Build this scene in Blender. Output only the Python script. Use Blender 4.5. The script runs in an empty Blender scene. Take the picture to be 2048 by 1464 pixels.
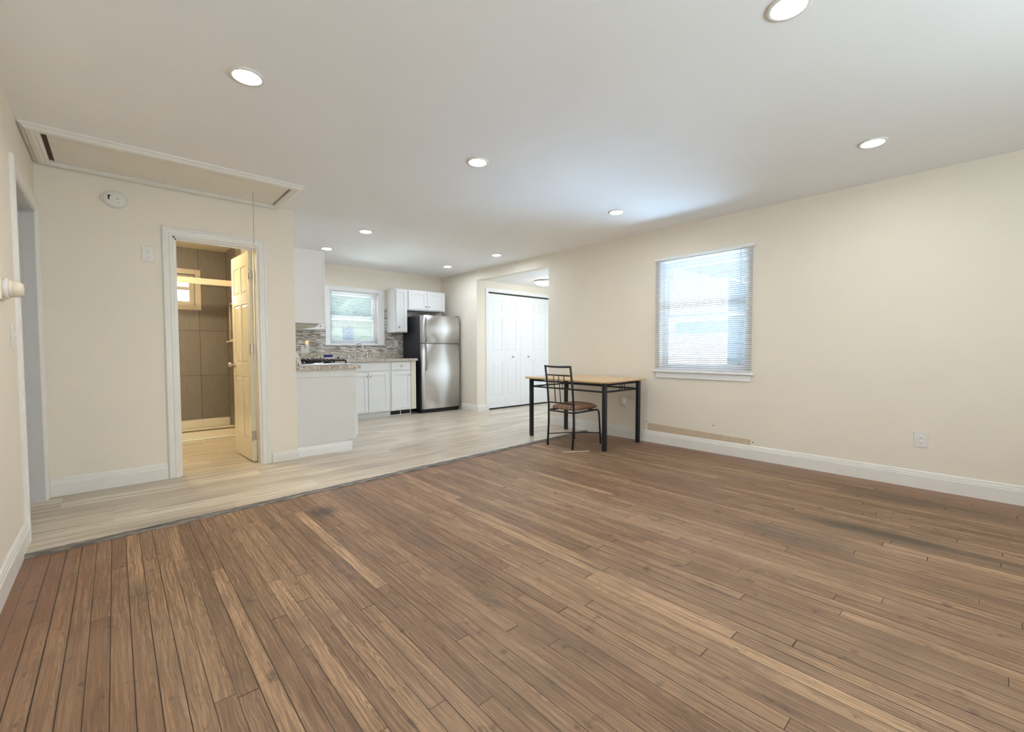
import bpy, bmesh, math, random
from mathutils import Matrix, Vector

S = bpy.context.scene
COL = S.collection
random.seed(7)
PI = math.pi

# ---------------------------------------------------------------- camera, world, sun, daylight, exposure
CAM_F, CAM_YAW, CAM_PITCH, CAM_ROLL, CAM_Z = 879.91, 0.7345, 0.0379, -0.0020, 1.08
cam_data = bpy.data.cameras.new('camera')
cam = bpy.data.objects.new('camera', cam_data)
COL.objects.link(cam)
cam_data.sensor_width = 36.0
cam_data.lens = CAM_F / 2048.0 * 36.0
cam_data.clip_start = 0.02
_sy, _cy = math.sin(CAM_YAW), math.cos(CAM_YAW)
_f = Vector((_sy, _cy, 0)); _r = Vector((_cy, -_sy, 0)); _u = Vector((0, 0, 1))
_f2 = _f * math.cos(CAM_PITCH) - _u * math.sin(CAM_PITCH)
_u2 = _f * math.sin(CAM_PITCH) + _u * math.cos(CAM_PITCH)
_r3 = _r * math.cos(CAM_ROLL) + _u2 * math.sin(CAM_ROLL)
_u3 = -_r * math.sin(CAM_ROLL) + _u2 * math.cos(CAM_ROLL)
cam.matrix_world = Matrix(((_r3.x, _u3.x, -_f2.x, 0), (_r3.y, _u3.y, -_f2.y, 0), (_r3.z, _u3.z, -_f2.z, CAM_Z), (0, 0, 0, 1)))
S.camera = cam

world = bpy.data.worlds.new('world'); S.world = world
world.use_nodes = True
wn, wl = world.node_tree.nodes, world.node_tree.links
wn.clear()
w_out = wn.new('ShaderNodeOutputWorld'); w_bg = wn.new('ShaderNodeBackground')
w_ramp = wn.new('ShaderNodeValToRGB'); w_tc = wn.new('ShaderNodeTexCoord'); w_sep = wn.new('ShaderNodeSeparateXYZ')
wl.new(w_tc.outputs['Generated'], w_sep.inputs[0]); wl.new(w_sep.outputs['Z'], w_ramp.inputs[0])
w_ramp.color_ramp.elements[0].position = 0.0; w_ramp.color_ramp.elements[0].color = (1.0, 0.97, 0.92, 1)
w_ramp.color_ramp.elements[1].position = 0.6; w_ramp.color_ramp.elements[1].color = (0.84, 0.91, 1.0, 1)
wl.new(w_ramp.outputs[0], w_bg.inputs[0]); wl.new(w_bg.outputs[0], w_out.inputs[0])
w_bg.inputs[1].default_value = 4.3

def light(name, kind, loc, energy, color, size=None, size_y=None, direction=(0, 0, -1)):
    d = bpy.data.lights.new(name, kind); d.energy = energy; d.color = color
    if kind == 'AREA':
        d.shape = 'RECTANGLE'; d.size = size; d.size_y = size_y
    o = bpy.data.objects.new(name, d); COL.objects.link(o); o.location = loc
    o.rotation_euler = Vector(direction).to_track_quat('-Z', 'Y').to_euler()
    return o

sun = light('sun', 'SUN', (0, 0, 20), 9.0, (1.0, 0.95, 0.86), direction=(0.80, 0.0, -0.60))
sun.data.angle = math.radians(1.0)
# area lamps for daylight; front and closet-room windows are unseen and added
light('added_daylight_front', 'AREA', (1.5, -2.05, 0.80), 125.0, (0.55, 0.83, 1.0), 2.6, 1.2, (0, 0.70, 0.71))  # added lamp outside the invented front window, tilted up like ground bounce
light('added_daylight_closet_room', 'AREA', (6.05, 3.74, 1.45), 12.0, (0.45, 0.72, 1.0), 0.9, 1.3, (0, 1, 0))  # lamp added outside the unseen closet-room window
d_ = light('ground_bounce_right', 'AREA', (6.75, 1.75, -0.10), 105.0, (0.45, 0.71, 1.0), 2.6, 1.0, (-2.15, 0.37, 1.7)); d_.data.spread = math.radians(80)  # low lamp stands in for light bounced off the sunlit ground
d_ = light('ground_bounce_kitchen', 'AREA', (2.93, 10.0, -0.15), 32.0, (0.80, 0.95, 1.0), 1.8, 1.4, (0, -3.0, 1.7)); d_.data.spread = math.radians(60)  # added lamp outdoors, in place of bounced ground light
light('daylight_bath_window', 'AREA', (0.55, 7.6, 2.25), 6.0, (0.9, 0.95, 1.0), 0.5, 0.5, (0, -1, -0.35))

p_ = light('sky_portal', 'AREA', (1.5, -1.70, 1.45), 1.0, (1, 1, 1), 2.6, 1.3, (0, 1, 0)); p_.data.cycles.is_portal = True

vs = S.view_settings
vs.view_transform = 'Standard'; vs.look = 'None'; vs.gamma = 1.0; vs.use_curve_mapping = False
vs.exposure = 0.0
S.cycles.max_bounces = 10; S.cycles.diffuse_bounces = 6; S.cycles.glossy_bounces = 4
S.cycles.transparent_max_bounces = 12
S.cycles.sample_clamp_indirect = 30.0

# ---------------------------------------------------------------- node helpers
class G:
    """small expression helper around a material's node tree"""
    def __init__(self, name):
        self.m = bpy.data.materials.new(name); self.m.use_nodes = True
        self.n, self.l = self.m.node_tree.nodes, self.m.node_tree.links
        self.n.clear()
        self.out = self.n.new('ShaderNodeOutputMaterial')
        self.b = self.n.new('ShaderNodeBsdfPrincipled')
        self.l.new(self.b.outputs[0], self.out.inputs[0])
    def set(self, sock, v):
        if isinstance(v, bpy.types.NodeSocket): self.l.new(v, sock)
        elif isinstance(v, (tuple, list)) and sock.type == 'RGBA' and len(v) == 3: sock.default_value = (*v, 1)
        else: sock.default_value = v
    def inp(self, key, v): self.set(self.b.inputs[key], v)
    def math(self, op, a, b=None, c=None):
        n = self.n.new('ShaderNodeMath'); n.operation = op
        for i, v in enumerate((a, b, c)):
            if v is not None: self.set(n.inputs[i], v)
        return n.outputs[0]
    def xyz(self, kind='Object'):
        t = self.n.new('ShaderNodeTexCoord'); s = self.n.new('ShaderNodeSeparateXYZ')
        self.l.new(t.outputs[kind], s.inputs[0]); return s.outputs[0], s.outputs[1], s.outputs[2]
    def vec(self, x=0.0, y=0.0, z=0.0):
        n = self.n.new('ShaderNodeCombineXYZ')
        for i, v in enumerate((x, y, z)): self.set(n.inputs[i], v)
        return n.outputs[0]
    def noise(self, vec, scale=1.0, detail=3.0, rough=0.55, dist=0.0):
        n = self.n.new('ShaderNodeTexNoise'); self.set(n.inputs['Vector'], vec)
        n.inputs['Scale'].default_value = scale; n.inputs['Detail'].default_value = detail
        n.inputs['Roughness'].default_value = rough; n.inputs['Distortion'].default_value = dist
        return n.outputs['Fac']
    def white(self, vec):
        n = self.n.new('ShaderNodeTexWhiteNoise'); n.noise_dimensions = '3D'; self.set(n.inputs['Vector'], vec); return n.outputs['Value']
    def voro(self, vec, scale):
        n = self.n.new('ShaderNodeTexVoronoi'); self.set(n.inputs['Vector'], vec); n.inputs['Scale'].default_value = scale
        return n.outputs['Distance'], n.outputs['Color']
    def ramp(self, fac, stops, interp='LINEAR'):
        n = self.n.new('ShaderNodeValToRGB'); n.color_ramp.interpolation = interp
        e = n.color_ramp.elements
        while len(e) < len(stops): e.new(0.5)
        for k, (p, c) in zip(e, stops):
            k.position = p; k.color = (*c, 1) if len(c) == 3 else c
        self.set(n.inputs[0], fac); return n.outputs[0]
    def step(self, v, lo, hi):
        n = self.n.new('ShaderNodeMapRange'); n.clamp = True
        self.set(n.inputs[0], v); n.inputs[1].default_value = lo; n.inputs[2].default_value = hi
        return n.outputs[0]
    def mix(self, f, a, b, mode='MIX'):
        n = self.n.new('ShaderNodeMix'); n.data_type = 'RGBA'; n.blend_type = mode
        self.set(n.inputs[0], f); self.set(n.inputs[6], a); self.set(n.inputs[7], b)
        return n.outputs[2]
    def bump(self, h, strength=0.2, dist=0.002):
        n = self.n.new('ShaderNodeBump'); n.inputs['Strength'].default_value = strength; n.inputs['Distance'].default_value = dist
        self.set(n.inputs['Height'], h); self.l.new(n.outputs[0], self.b.inputs['Normal'])

def paint(name, col, rough=0.5, var=0.02, scale=6.0, bump=0.0, spec=0.4):
    g = G(name); x, y, z = g.xyz()
    n = g.noise(g.vec(x, y, z), scale, 4)
    c1 = tuple(max(0, v * (1 - var)) for v in col); c2 = tuple(min(1, v * (1 + var)) for v in col)
    g.inp('Base Color', g.ramp(n, [(0.3, c1), (0.7, c2)])); g.inp('Roughness', rough); g.inp('Specular IOR Level', spec)
    if bump: g.bump(g.noise(g.vec(x, y, z), 180, 2), bump, 0.001)
    return g.m
def metal(name, col, rough=0.25, brushed=False):
    g = G(name); g.inp('Metallic', 1.0); x, y, z = g.xyz()
    if brushed:
        n = g.noise(g.vec(g.math('MULTIPLY', x, 3.0), g.math('MULTIPLY', y, 3.0), g.math('MULTIPLY', z, 420.0)), 1.0, 2)
        g.inp('Roughness', g.math('MULTIPLY_ADD', n, 0.10, rough - 0.05))
        g.inp('Base Color', g.ramp(n, [(0.2, tuple(v * .94 for v in col)), (0.8, col)]))
        tg = g.n.new('ShaderNodeTangent'); tg.direction_type = 'RADIAL'; tg.axis = 'Z'; g.l.new(tg.outputs[0], g.b.inputs['Tangent'])
        g.inp('Anisotropic', 0.97); g.inp('Anisotropic Rotation', 0.25)
    else:
        n = g.noise(g.vec(x, y, z), 30, 2)
        g.inp('Roughness', g.math('MULTIPLY_ADD', n, 0.06, rough)); g.inp('Base Color', col)
    return g.m
def emit(name, col, strength):
    g = G(name); g.inp('Base Color', col); g.inp('Emission Color', col); g.inp('Emission Strength', strength); g.inp('Roughness', 0.4)
    return g.m

# ---------------------------------------------------------------- materials
def wood_floor():
    g = G('worn_oak_strip_floor'); x, y, z = g.xyz(); W = 0.0592
    u = g.math('DIVIDE', g.math('ADD', x, 3.0), W); row = g.math('FLOOR', u); fu = g.math('FRACT', u)
    rr = g.white(g.vec(row, 3.3, 0.0)); rl = g.white(g.vec(row, 8.1, 2.0))
    v = g.math('ADD', g.math('DIVIDE', y, g.math('MULTIPLY_ADD', rl, 1.3, 0.9)), g.math('MULTIPLY', rr, 17.0))
    idx = g.math('FLOOR', v); fv = g.math('FRACT', v)
    idn = g.white(g.vec(row, idx, 5.0)); id2 = g.white(g.vec(idx, row, 9.0))
    off = g.math('MULTIPLY', idn, 40.0)
    base = g.ramp(idn, [(0.0, (0.235, 0.145, 0.088)), (0.30, (0.285, 0.178, 0.108)), (0.62, (0.335, 0.212, 0.130)),
                        (0.84, (0.385, 0.250, 0.152)), (0.93, (0.45, 0.295, 0.180)), (1.0, (0.56, 0.370, 0.225))])
    # oak figure: long fine streaks, open pores, and cathedral loops on some boards
    wob = g.noise(g.vec(g.math('ADD', x, off), g.math('MULTIPLY', y, 2.2), off), 3.0, 2)
    gx = g.math('MULTIPLY_ADD', wob, 2.6, g.math('MULTIPLY', x, 150.0))
    fine = g.noise(g.vec(gx, g.math('MULTIPLY', y, 4.0), off), 1.0, 5, 0.65)
    pores = g.noise(g.vec(g.math('MULTIPLY', x, 520.0), g.math('MULTIPLY', y, 22.0), off), 1.0, 2)
    cx_ = g.math('SUBTRACT', fu, g.math('MULTIPLY_ADD', id2, 0.8, 0.1))
    bend = g.noise(g.vec(off, g.math('MULTIPLY', y, 2.6), off), 1.0, 3)
    rad = g.math('ADD', g.math('MULTIPLY', g.math('MULTIPLY', cx_, cx_), 26.0), g.math('MULTIPLY', g.math('ADD', y, g.math('MULTIPLY', bend, 0.9)), 9.0))
    rad = g.math('ADD', rad, g.math('MULTIPLY', fine, 0.9))
    ring = g.math('ABSOLUTE', g.math('SUBTRACT', g.math('FRACT', rad), 0.5))
    cath = g.math('MULTIPLY', g.step(ring, 0.24, 0.46), g.step(id2, 0.45, 0.70))
    col = g.mix(g.math('MULTIPLY', g.step(fine, 0.40, 0.62), 0.70), base, (0.110, 0.063, 0.037))
    col = g.mix(g.math('MULTIPLY', g.step(fine, 0.46, 0.30), 0.42), col, (0.56, 0.38, 0.24))
    col = g.mix(g.math('MULTIPLY', cath, 0.55), col, (0.120, 0.070, 0.042))
    col = g.mix(g.math('MULTIPLY', g.step(pores, 0.56, 0.72), 0.50), col, (0.105, 0.060, 0.036))
    # old red-brown finish left along the walls and the strip
    edge_n = g.noise(g.vec(g.math('MULTIPLY', x, 3.0), g.math('MULTIPLY', y, 0.9), 0.0), 1.0, 3)
    dl = g.math('ADD', x, 0.39); dr = g.math('SUBTRACT', 4.60, x)
    ds = g.math('MULTIPLY', g.math('ADD', g.math('SUBTRACT', 3.42, y), 0.30), 0.55)
    ds = g.math('ADD', ds, g.math('MULTIPLY', g.step(g.math('ABSOLUTE', g.math('SUBTRACT', x, 2.0)), 0.5, 1.3), 0.5))
    d = g.math('MINIMUM', g.math('MULTIPLY', dl, 0.56), dr); d = g.math('MINIMUM', d, ds)
    em = g.step(g.math('SUBTRACT', g.math('MULTIPLY_ADD', edge_n, 0.62, 0.02), d), 0.0, 0.30)
    col = g.mix(g.math('MULTIPLY', em, 0.88), col, g.mix(0.28, (0.215, 0.085, 0.040), col))
    # dust-grey wear in the walked-on middle
    wn_ = g.noise(g.vec(x, g.math('MULTIPLY', y, 0.6), 4.0), 1.3, 4)
    col = g.mix(g.math('MULTIPLY', g.step(wn_, 0.42, 0.70), 0.26), col, (0.43, 0.325, 0.235))
    # greyish water staining per board, dark streaks and ink spots
    gr_ = g.noise(g.vec(g.math('MULTIPLY_ADD', idn, 3.0, x), g.math('MULTIPLY', y, 1.6), 3.0), 1.6, 4)
    col = g.mix(g.math('MULTIPLY', g.step(gr_, 0.54, 0.70), 0.48), col, (0.150, 0.108, 0.078))
    st = g.noise(g.vec(g.math('MULTIPLY', x, 9.0), g.math('MULTIPLY', y, 1.5), 11.0), 1.0, 5, 0.62)
    col = g.mix(g.math('MULTIPLY', g.step(st, 0.60, 0.74), 0.60), col, (0.075, 0.054, 0.040))
    sp = g.noise(g.vec(g.math('MULTIPLY', x, 1.4), y, 7.0), 11.0, 4, 0.55)
    col = g.mix(g.math('MULTIPLY', g.step(sp, 0.62, 0.72), 0.60), col, (0.075, 0.048, 0.038))
    # scuffed bare patches: two on the right, one small ink stain near the strip
    for (px_, py_, sx_, sy_, cc, am) in ((2.85, 0.72, 7.0, 3.0, (0.13, 0.105, 0.082), 0.6), (3.28, 0.36, 8.0, 1.9, (0.085, 0.066, 0.048), 0.85), (4.12, 0.45, 6.0, 1.3, (0.11, 0.075, 0.05), 0.75), (1.03, 2.98, 9.0, 9.0, (0.05, 0.035, 0.03), 0.8)):
        q = g.math('SQRT', g.math('ADD', g.math('POWER', g.math('MULTIPLY', g.math('SUBTRACT', x, px_), sx_), 2.0), g.math('POWER', g.math('MULTIPLY', g.math('SUBTRACT', y, py_), sy_), 2.0)))
        q = g.math('ADD', q, g.math('MULTIPLY', g.math('SUBTRACT', edge_n, 0.5), 1.6))
        q = g.math('ADD', q, g.math('MULTIPLY', g.math('SUBTRACT', fine, 0.5), 2.2))
        q = g.math('ADD', q, g.math('MULTIPLY', g.math('SUBTRACT', st, 0.5), -2.0))
        col = g.mix(g.math('MULTIPLY', g.math('SUBTRACT', 1.0, g.step(q, 0.25, 1.0)), am), col, cc)
    # pale scuffs and white specks of plaster
    sc_ = g.noise(g.vec(x, y, 31.0), 5.0, 5, 0.65)
    col = g.mix(g.math('MULTIPLY', g.step(sc_, 0.68, 0.78), 0.35), col, (0.55, 0.46, 0.38))
    wsp = g.noise(g.vec(x, y, 2.0), 60.0, 2)
    col = g.mix(g.math('MULTIPLY', g.step(wsp, 0.775, 0.80), 0.8), col, (0.64, 0.56, 0.47))
    gr2 = g.white(g.vec(row, 1.0, 7.0))
    gapw = g.math('MULTIPLY_ADD', g.math('POWER', gr2, 3.0), 0.026, 0.014)
    gap = g.math('LESS_THAN', g.math('MINIMUM', fu, g.math('SUBTRACT', 1.0, fu)), gapw)
    endg = g.math('LESS_THAN', fv, 0.0020); gap = g.math('MAXIMUM', gap, endg)
    col = g.mix(g.math('MULTIPLY', gap, 0.92), col, (0.022, 0.013, 0.009))
    col = g.mix(1.0, col, (1.0, 0.94, 0.87), 'MULTIPLY')
    g.inp('Base Color', col)
    rn = g.noise(g.vec(x, g.math('MULTIPLY', y, 0.5), 21.0), 2.5, 3)
    ro = g.math('MULTIPLY_ADD', rn, 0.20, 0.44); ro = g.math('SUBTRACT', ro, g.math('MULTIPLY', em, 0.20))
    g.inp('Roughness', ro); g.inp('Specular IOR Level', 0.38)
    h = g.math('SUBTRACT', g.math('MULTIPLY', fine, 0.35), g.math('MULTIPLY', gap, 1.4))
    g.bump(h, 0.35, 0.0012)
    return g.m
def vinyl_floor():
    g = G('greige_vinyl_plank'); x, y, z = g.xyz(); W, L = 0.152, 1.22
    u = g.math('DIVIDE', g.math('ADD', y, 0.03), W); row = g.math('FLOOR', u); fu = g.math('FRACT', u)
    rr = g.white(g.vec(row, 1.3, 0.0)); v = g.math('ADD', g.math('DIVIDE', x, L), g.math('MULTIPLY', rr, 9.0))
    idx = g.math('FLOOR', v); fv = g.math('FRACT', v); idn = g.white(g.vec(row, idx, 2.0)); off = g.math('MULTIPLY', idn, 30.0)
    base = g.ramp(idn, [(0.0, (0.54, 0.455, 0.355)), (0.5, (0.63, 0.545, 0.43)), (1.0, (0.72, 0.64, 0.52))])
    s1 = g.noise(g.vec(g.math('MULTIPLY', x, 1.5), g.math('MULTIPLY', y, 46.0), off), 1.0, 4, 0.6)
    s2 = g.noise(g.vec(g.math('MULTIPLY', x, 6.0), g.math('MULTIPLY', y, 170.0), off), 1.0, 2)
    col = g.mix(g.math('MULTIPLY', g.step(s1, 0.48, 0.66), 0.80), base, (0.29, 0.240, 0.190))
    col = g.mix(g.math('MULTIPLY', g.step(s1, 0.46, 0.30), 0.50), col, (0.82, 0.75, 0.63))
    col = g.mix(g.math('MULTIPLY', g.step(s2, 0.55, 0.72), 0.30), col, (0.38, 0.315, 0.25))
    gap = g.math('LESS_THAN', g.math('MINIMUM', fu, g.math('SUBTRACT', 1.0, fu)), 0.008)
    gap = g.math('MAXIMUM', gap, g.math('LESS_THAN', fv, 0.0012))
    col = g.mix(g.math('MULTIPLY', gap, 0.45), col, (0.16, 0.125, 0.09))
    g.inp('Base Color', col); g.inp('Roughness', g.math('MULTIPLY_ADD', s1, 0.18, 0.24)); g.inp('Specular IOR Level', 0.5)
    g.bump(g.math('SUBTRACT', g.math('MULTIPLY', s2, 0.3), gap), 0.2, 0.0008)
    return g.m
def shower_tile(axis):
    g = G('taupe_shower_tile_' + axis); x, y, z = g.xyz(); h = x if axis == 'x' else y
    o = 0.84 if axis == 'x' else 7.079
    u = g.math('DIVIDE', g.math('SUBTRACT', h, o), 0.31); fu = g.math('FRACT', u); v = g.math('DIVIDE', g.math('SUBTRACT', z, 0.745), 0.587); fv = g.math('FRACT', v)
    idn = g.white(g.vec(g.math('FLOOR', u), g.math('FLOOR', v), 1.0))
    base = g.ramp(idn, [(0.0, (0.225, 0.193, 0.170)), (1.0, (0.275, 0.238, 0.210))])
    s = g.noise(g.vec(g.math('MULTIPLY', h, 90.0), g.math('MULTIPLY', z, 6.0), g.math('MULTIPLY', idn, 20.0)), 1.0, 4, 0.6)
    col = g.mix(g.math('MULTIPLY', g.step(s, 0.42, 0.7), 0.35), base, (0.145, 0.123, 0.107))
    mu = g.math('MULTIPLY', g.math('MINIMUM', fu, g.math('SUBTRACT', 1.0, fu)), 0.31); mv = g.math('MULTIPLY', g.math('MINIMUM', fv, g.math('SUBTRACT', 1.0, fv)), 0.587)
    gr = g.math('LESS_THAN', g.math('MINIMUM', mu, mv), 0.0028)
    g.inp('Base Color', g.mix(gr, col, (0.075, 0.062, 0.052))); g.inp('Roughness', g.math('MULTIPLY_ADD', s, 0.2, 0.35))
    g.bump(g.math('SUBTRACT', 1.0, gr), 0.3, 0.002); return g.m
def mosaic():
    g = G('linear_glass_stone_mosaic'); x, y, z = g.xyz()
    h = g.math('ADD', x, y)
    v = g.math('DIVIDE', z, 0.0165); row = g.math('FLOOR', v); fv = g.math('FRACT', v); r = g.white(g.vec(row, 4.0, 1.0))
    u = g.math('ADD', g.math('DIVIDE', h, g.math('MULTIPLY_ADD', g.white(g.vec(row, 2.0, 3.0)), 0.10, 0.05)), g.math('MULTIPLY', r, 13.0))
    fu = g.math('FRACT', u); idn = g.white(g.vec(g.math('FLOOR', u), row, 6.0))
    col = g.ramp(idn, [(0.0, (0.28, 0.245, 0.21)), (0.25, (0.42, 0.38, 0.33)), (0.5, (0.55, 0.52, 0.48)), (0.75, (0.70, 0.67, 0.62)), (1.0, (0.33, 0.31, 0.29))], 'CONSTANT')
    gr = g.math('MAXIMUM', g.math('LESS_THAN', g.math('MINIMUM', fv, g.math('SUBTRACT', 1.0, fv)), 0.07), g.math('LESS_THAN', fu, 0.03))
    g.inp('Base Color', g.mix(gr, col, (0.47, 0.43, 0.38)))
    g.inp('Roughness', g.math('MULTIPLY_ADD', idn, 0.35, 0.08)); g.bump(g.math('SUBTRACT', g.math('MULTIPLY', idn, 0.4), gr), 0.4, 0.002); return g.m
def granite():
    g = G('speckled_beige_granite'); x, y, z = g.xyz(); p = g.vec(x, y, z)
    d, c = g.voro(p, 130.0); n = g.noise(p, 55.0, 4, 0.7); m = g.noise(p, 14.0, 3)
    col = g.ramp(n, [(0.30, (0.10, 0.088, 0.075)), (0.42, (0.30, 0.255, 0.20)), (0.52, (0.60, 0.54, 0.45)), (0.68, (0.73, 0.68, 0.60)), (0.8, (0.36, 0.30, 0.25))])
    col = g.mix(g.math('MULTIPLY', g.step(m, 0.5, 0.7), 0.35), col, (0.50, 0.39, 0.27))
    col = g.mix(g.math('MULTIPLY', g.step(d, 0.22, 0.12), 0.7), col, (0.06, 0.05, 0.045))
    g.inp('Base Color', col); g.inp('Roughness', 0.14); return g.m
def striped_fabric():
    g = G('brown_striped_fabric'); x, y, z = g.xyz()
    t = g.math('FRACT', g.math('DIVIDE', y, 0.062))
    col = g.ramp(t, [(0.0, (0.17, 0.085, 0.055)), (0.18, (0.36, 0.20, 0.115)), (0.32, (0.10, 0.05, 0.045)), (0.42, (0.56, 0.40, 0.25)), (0.55, (0.33, 0.16, 0.10)),
                     (0.70, (0.13, 0.065, 0.05)), (0.80, (0.62, 0.46, 0.32)), (0.90, (0.25, 0.12, 0.08))], 'CONSTANT')
    n = g.noise(g.vec(x, y, z), 300.0, 2)
    g.inp('Base Color', g.mix(g.math('MULTIPLY', n, 0.3), col, (0.2, 0.12, 0.08))); g.inp('Roughness', 0.85); g.bump(n, 0.3, 0.001); return g.m
def siding(name, col, pitch=0.12):
    g = G(name); x, y, z = g.xyz(); f = g.math('FRACT', g.math('DIVIDE', z, pitch))
    g.inp('Base Color', g.mix(g.math('LESS_THAN', f, 0.10), col, tuple(v * 0.55 for v in col))); g.inp('Roughness', 0.7); return g.m
def glass():
    g = G('window_glass'); g.n.remove(g.b)
    t = g.n.new('ShaderNodeBsdfTransparent'); t.inputs[0].default_value = (0.96, 0.98, 0.99, 1)
    s = g.n.new('ShaderNodeBsdfGlossy'); s.inputs['Roughness'].default_value = 0.02
    mx = g.n.new('ShaderNodeMixShader'); mx.inputs[0].default_value = 0.06
    g.l.new(t.outputs[0], mx.inputs[1]); g.l.new(s.outputs[0], mx.inputs[2]); g.l.new(mx.outputs[0], g.out.inputs[0]); return g.m
def light_wood():
    g = G('light_maple_laminate'); x, y, z = g.xyz()
    n = g.noise(g.vec(g.math('MULTIPLY', x, 60.0), g.math('MULTIPLY', y, 3.0), z), 1.0, 4)
    g.inp('Base Color', g.ramp(n, [(0.3, (0.62, 0.41, 0.20)), (0.7, (0.74, 0.53, 0.29))])); g.inp('Roughness', 0.28); return g.m
def strip_grey():
    g = G('ragged_grey_reducer'); x, y, z = g.xyz()
    n = g.noise(g.vec(g.math('MULTIPLY', x, 9.0), g.math('MULTIPLY', y, 60.0), z), 1.0, 4)
    g.inp('Base Color', g.ramp(n, [(0.35, (0.075, 0.066, 0.060)), (0.55, (0.19, 0.168, 0.148)), (0.72, (0.36, 0.31, 0.25))])); g.inp('Roughness', 0.6); g.bump(n, 0.5, 0.003); return g.m

M = {
 'wall': paint('cream_wall_paint', (0.82, 0.76, 0.655), 0.55, 0.012, 3.0, 0.04, 0.25),
 'ceil': paint('white_ceiling_paint', (0.87, 0.87, 0.865), 0.7, 0.012, 2.0, 0.03, 0.2),
 'trim': paint('white_trim_paint', (0.80, 0.78, 0.735), 0.32, 0.02, 9.0),
 'trimw': paint('bright_white_paint', (0.86, 0.87, 0.87), 0.30, 0.01, 9.0),
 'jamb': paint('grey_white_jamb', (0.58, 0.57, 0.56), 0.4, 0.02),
 'hatch': paint('hatch_plywood_paint', (0.82, 0.78, 0.70), 0.6, 0.02, 5.0),
 'bathdoor': paint('semi_gloss_door_paint', (0.78, 0.725, 0.58), 0.14, 0.01, spec=0.6),
 'cab': paint('white_cabinet_paint', (0.78, 0.785, 0.78), 0.35, 0.01),
 'cream_cab': paint('cream_cabinet_paint', (0.72, 0.68, 0.56), 0.4, 0.01),
 'panelgrey': paint('light_grey_panel', (0.72, 0.735, 0.725), 0.4, 0.01),
 'closet': paint('closet_door_white', (0.84, 0.86, 0.88), 0.3, 0.01),
 'plate': paint('white_plastic', (0.78, 0.755, 0.71), 0.3, 0.01),
 'plastic_w': paint('bright_white_plastic', (0.83, 0.83, 0.82), 0.3, 0.01),
 'ivory': paint('ivory_plastic', (0.80, 0.72, 0.58), 0.35, 0.02),
 'dark': paint('dark_slot', (0.02, 0.018, 0.016), 0.5, 0.1),
 'gap': paint('dark_gap_wood', (0.085, 0.055, 0.028), 0.7, 0.25, 20.0),
 'black': paint('black_powder_coat', (0.012, 0.012, 0.017), 0.32, 0.1),
 'iron': paint('cast_iron', (0.010, 0.010, 0.011), 0.45, 0.1),
 'fridge_side': paint('black_pebbled_steel', (0.020, 0.021, 0.030), 0.42, 0.1, 200.0, 0.2),
 'steel': metal('stainless_steel', (0.76, 0.75, 0.74), 0.46, True),
 'chrome': metal('chrome', (0.86, 0.86, 0.87), 0.07),
 'handle_steel': metal('dull_handle_steel', (0.42, 0.42, 0.43), 0.30),
 'nickel': metal('satin_nickel', (0.50, 0.46, 0.42), 0.28),
 'wood': wood_floor(), 'vinyl': vinyl_floor(), 'tile_x': shower_tile('x'), 'tile_y': shower_tile('y'),
 'mosaic': mosaic(), 'granite': granite(), 'fabric': striped_fabric(), 'glass': glass(), 'maple': light_wood(), 'strip': strip_grey(),
 'lens_warm': emit('warm_lens', (1.0, 0.985, 0.95), 285.0), 'lens_soft': emit('soft_lens', (1.0, 0.985, 0.94), 170.0), 'lens_cool': emit('neutral_lens', (0.80, 0.88, 1.0), 250.0),
 'bath_dome': emit('bath_dome', (1.0, 0.86, 0.56), 185.0),
 'dome': emit('frosted_dome', (1.0, 0.98, 0.95), 20.0), 'night': emit('amber_nightlight', (1.0, 0.66, 0.32), 0.55),
 'bare': paint('bare_primer_patch', (0.60, 0.49, 0.355), 0.8, 0.06, 25.0),
 'slat': paint('white_blind_slat', (0.68, 0.69, 0.71), 0.4, 0.005),
 'vinylframe': paint('white_vinyl_frame', (0.82, 0.83, 0.85), 0.35, 0.01),
 'cord': paint('cotton_cord', (0.50, 0.43, 0.33), 0.8, 0.05), 'cordknot': paint('white_cord_knot', (0.80, 0.70, 0.55), 0.7, 0.05),
 'blue': paint('blue_sponge', (0.012, 0.03, 0.20), 0.8, 0.1, 60.0), 'pink': paint('pale_pink_card', (0.72, 0.52, 0.50), 0.7, 0.05),
 'hood': paint('almond_hood', (0.62, 0.58, 0.49), 0.3, 0.02),
 'curb': paint('acrylic_shower_base', (0.80, 0.74, 0.62), 0.25, 0.01), 'curb_band': paint('threshold_band', (0.30, 0.235, 0.18), 0.4, 0.05),
 'bathframe': paint('almond_frame', (0.72, 0.63, 0.50), 0.35, 0.02),
 'cloth': paint('dark_brown_cloth', (0.022, 0.014, 0.010), 0.9, 0.2, 30.0),
 'pine': paint('pale_pine_sliver', (0.88, 0.76, 0.62), 0.6, 0.04),
 'sid_w': siding('white_house_siding', (0.85, 0.86, 0.84)), 'sid_b': siding('pale_blue_siding', (0.085, 0.145, 0.20)),
 'sid_y': siding('pale_yellow_siding', (0.23, 0.33, 0.26)), 'ext_blue': paint('blue_painted_door', (0.07, 0.14, 0.22), 0.5),
 'ext_pale': paint('pale_blue_paint', (0.13, 0.20, 0.23), 0.6),
 'concrete': paint('pale_concrete', (0.66, 0.64, 0.60), 0.8, 0.05), 'green': paint('tree_green', (0.09, 0.19, 0.16), 0.8, 0.4, 8.0),
 'roof': paint('grey_shingle', (0.30, 0.32, 0.36), 0.8, 0.1), 'extwall': paint('outer_wall', (0.7, 0.7, 0.68), 0.8),
}

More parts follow.
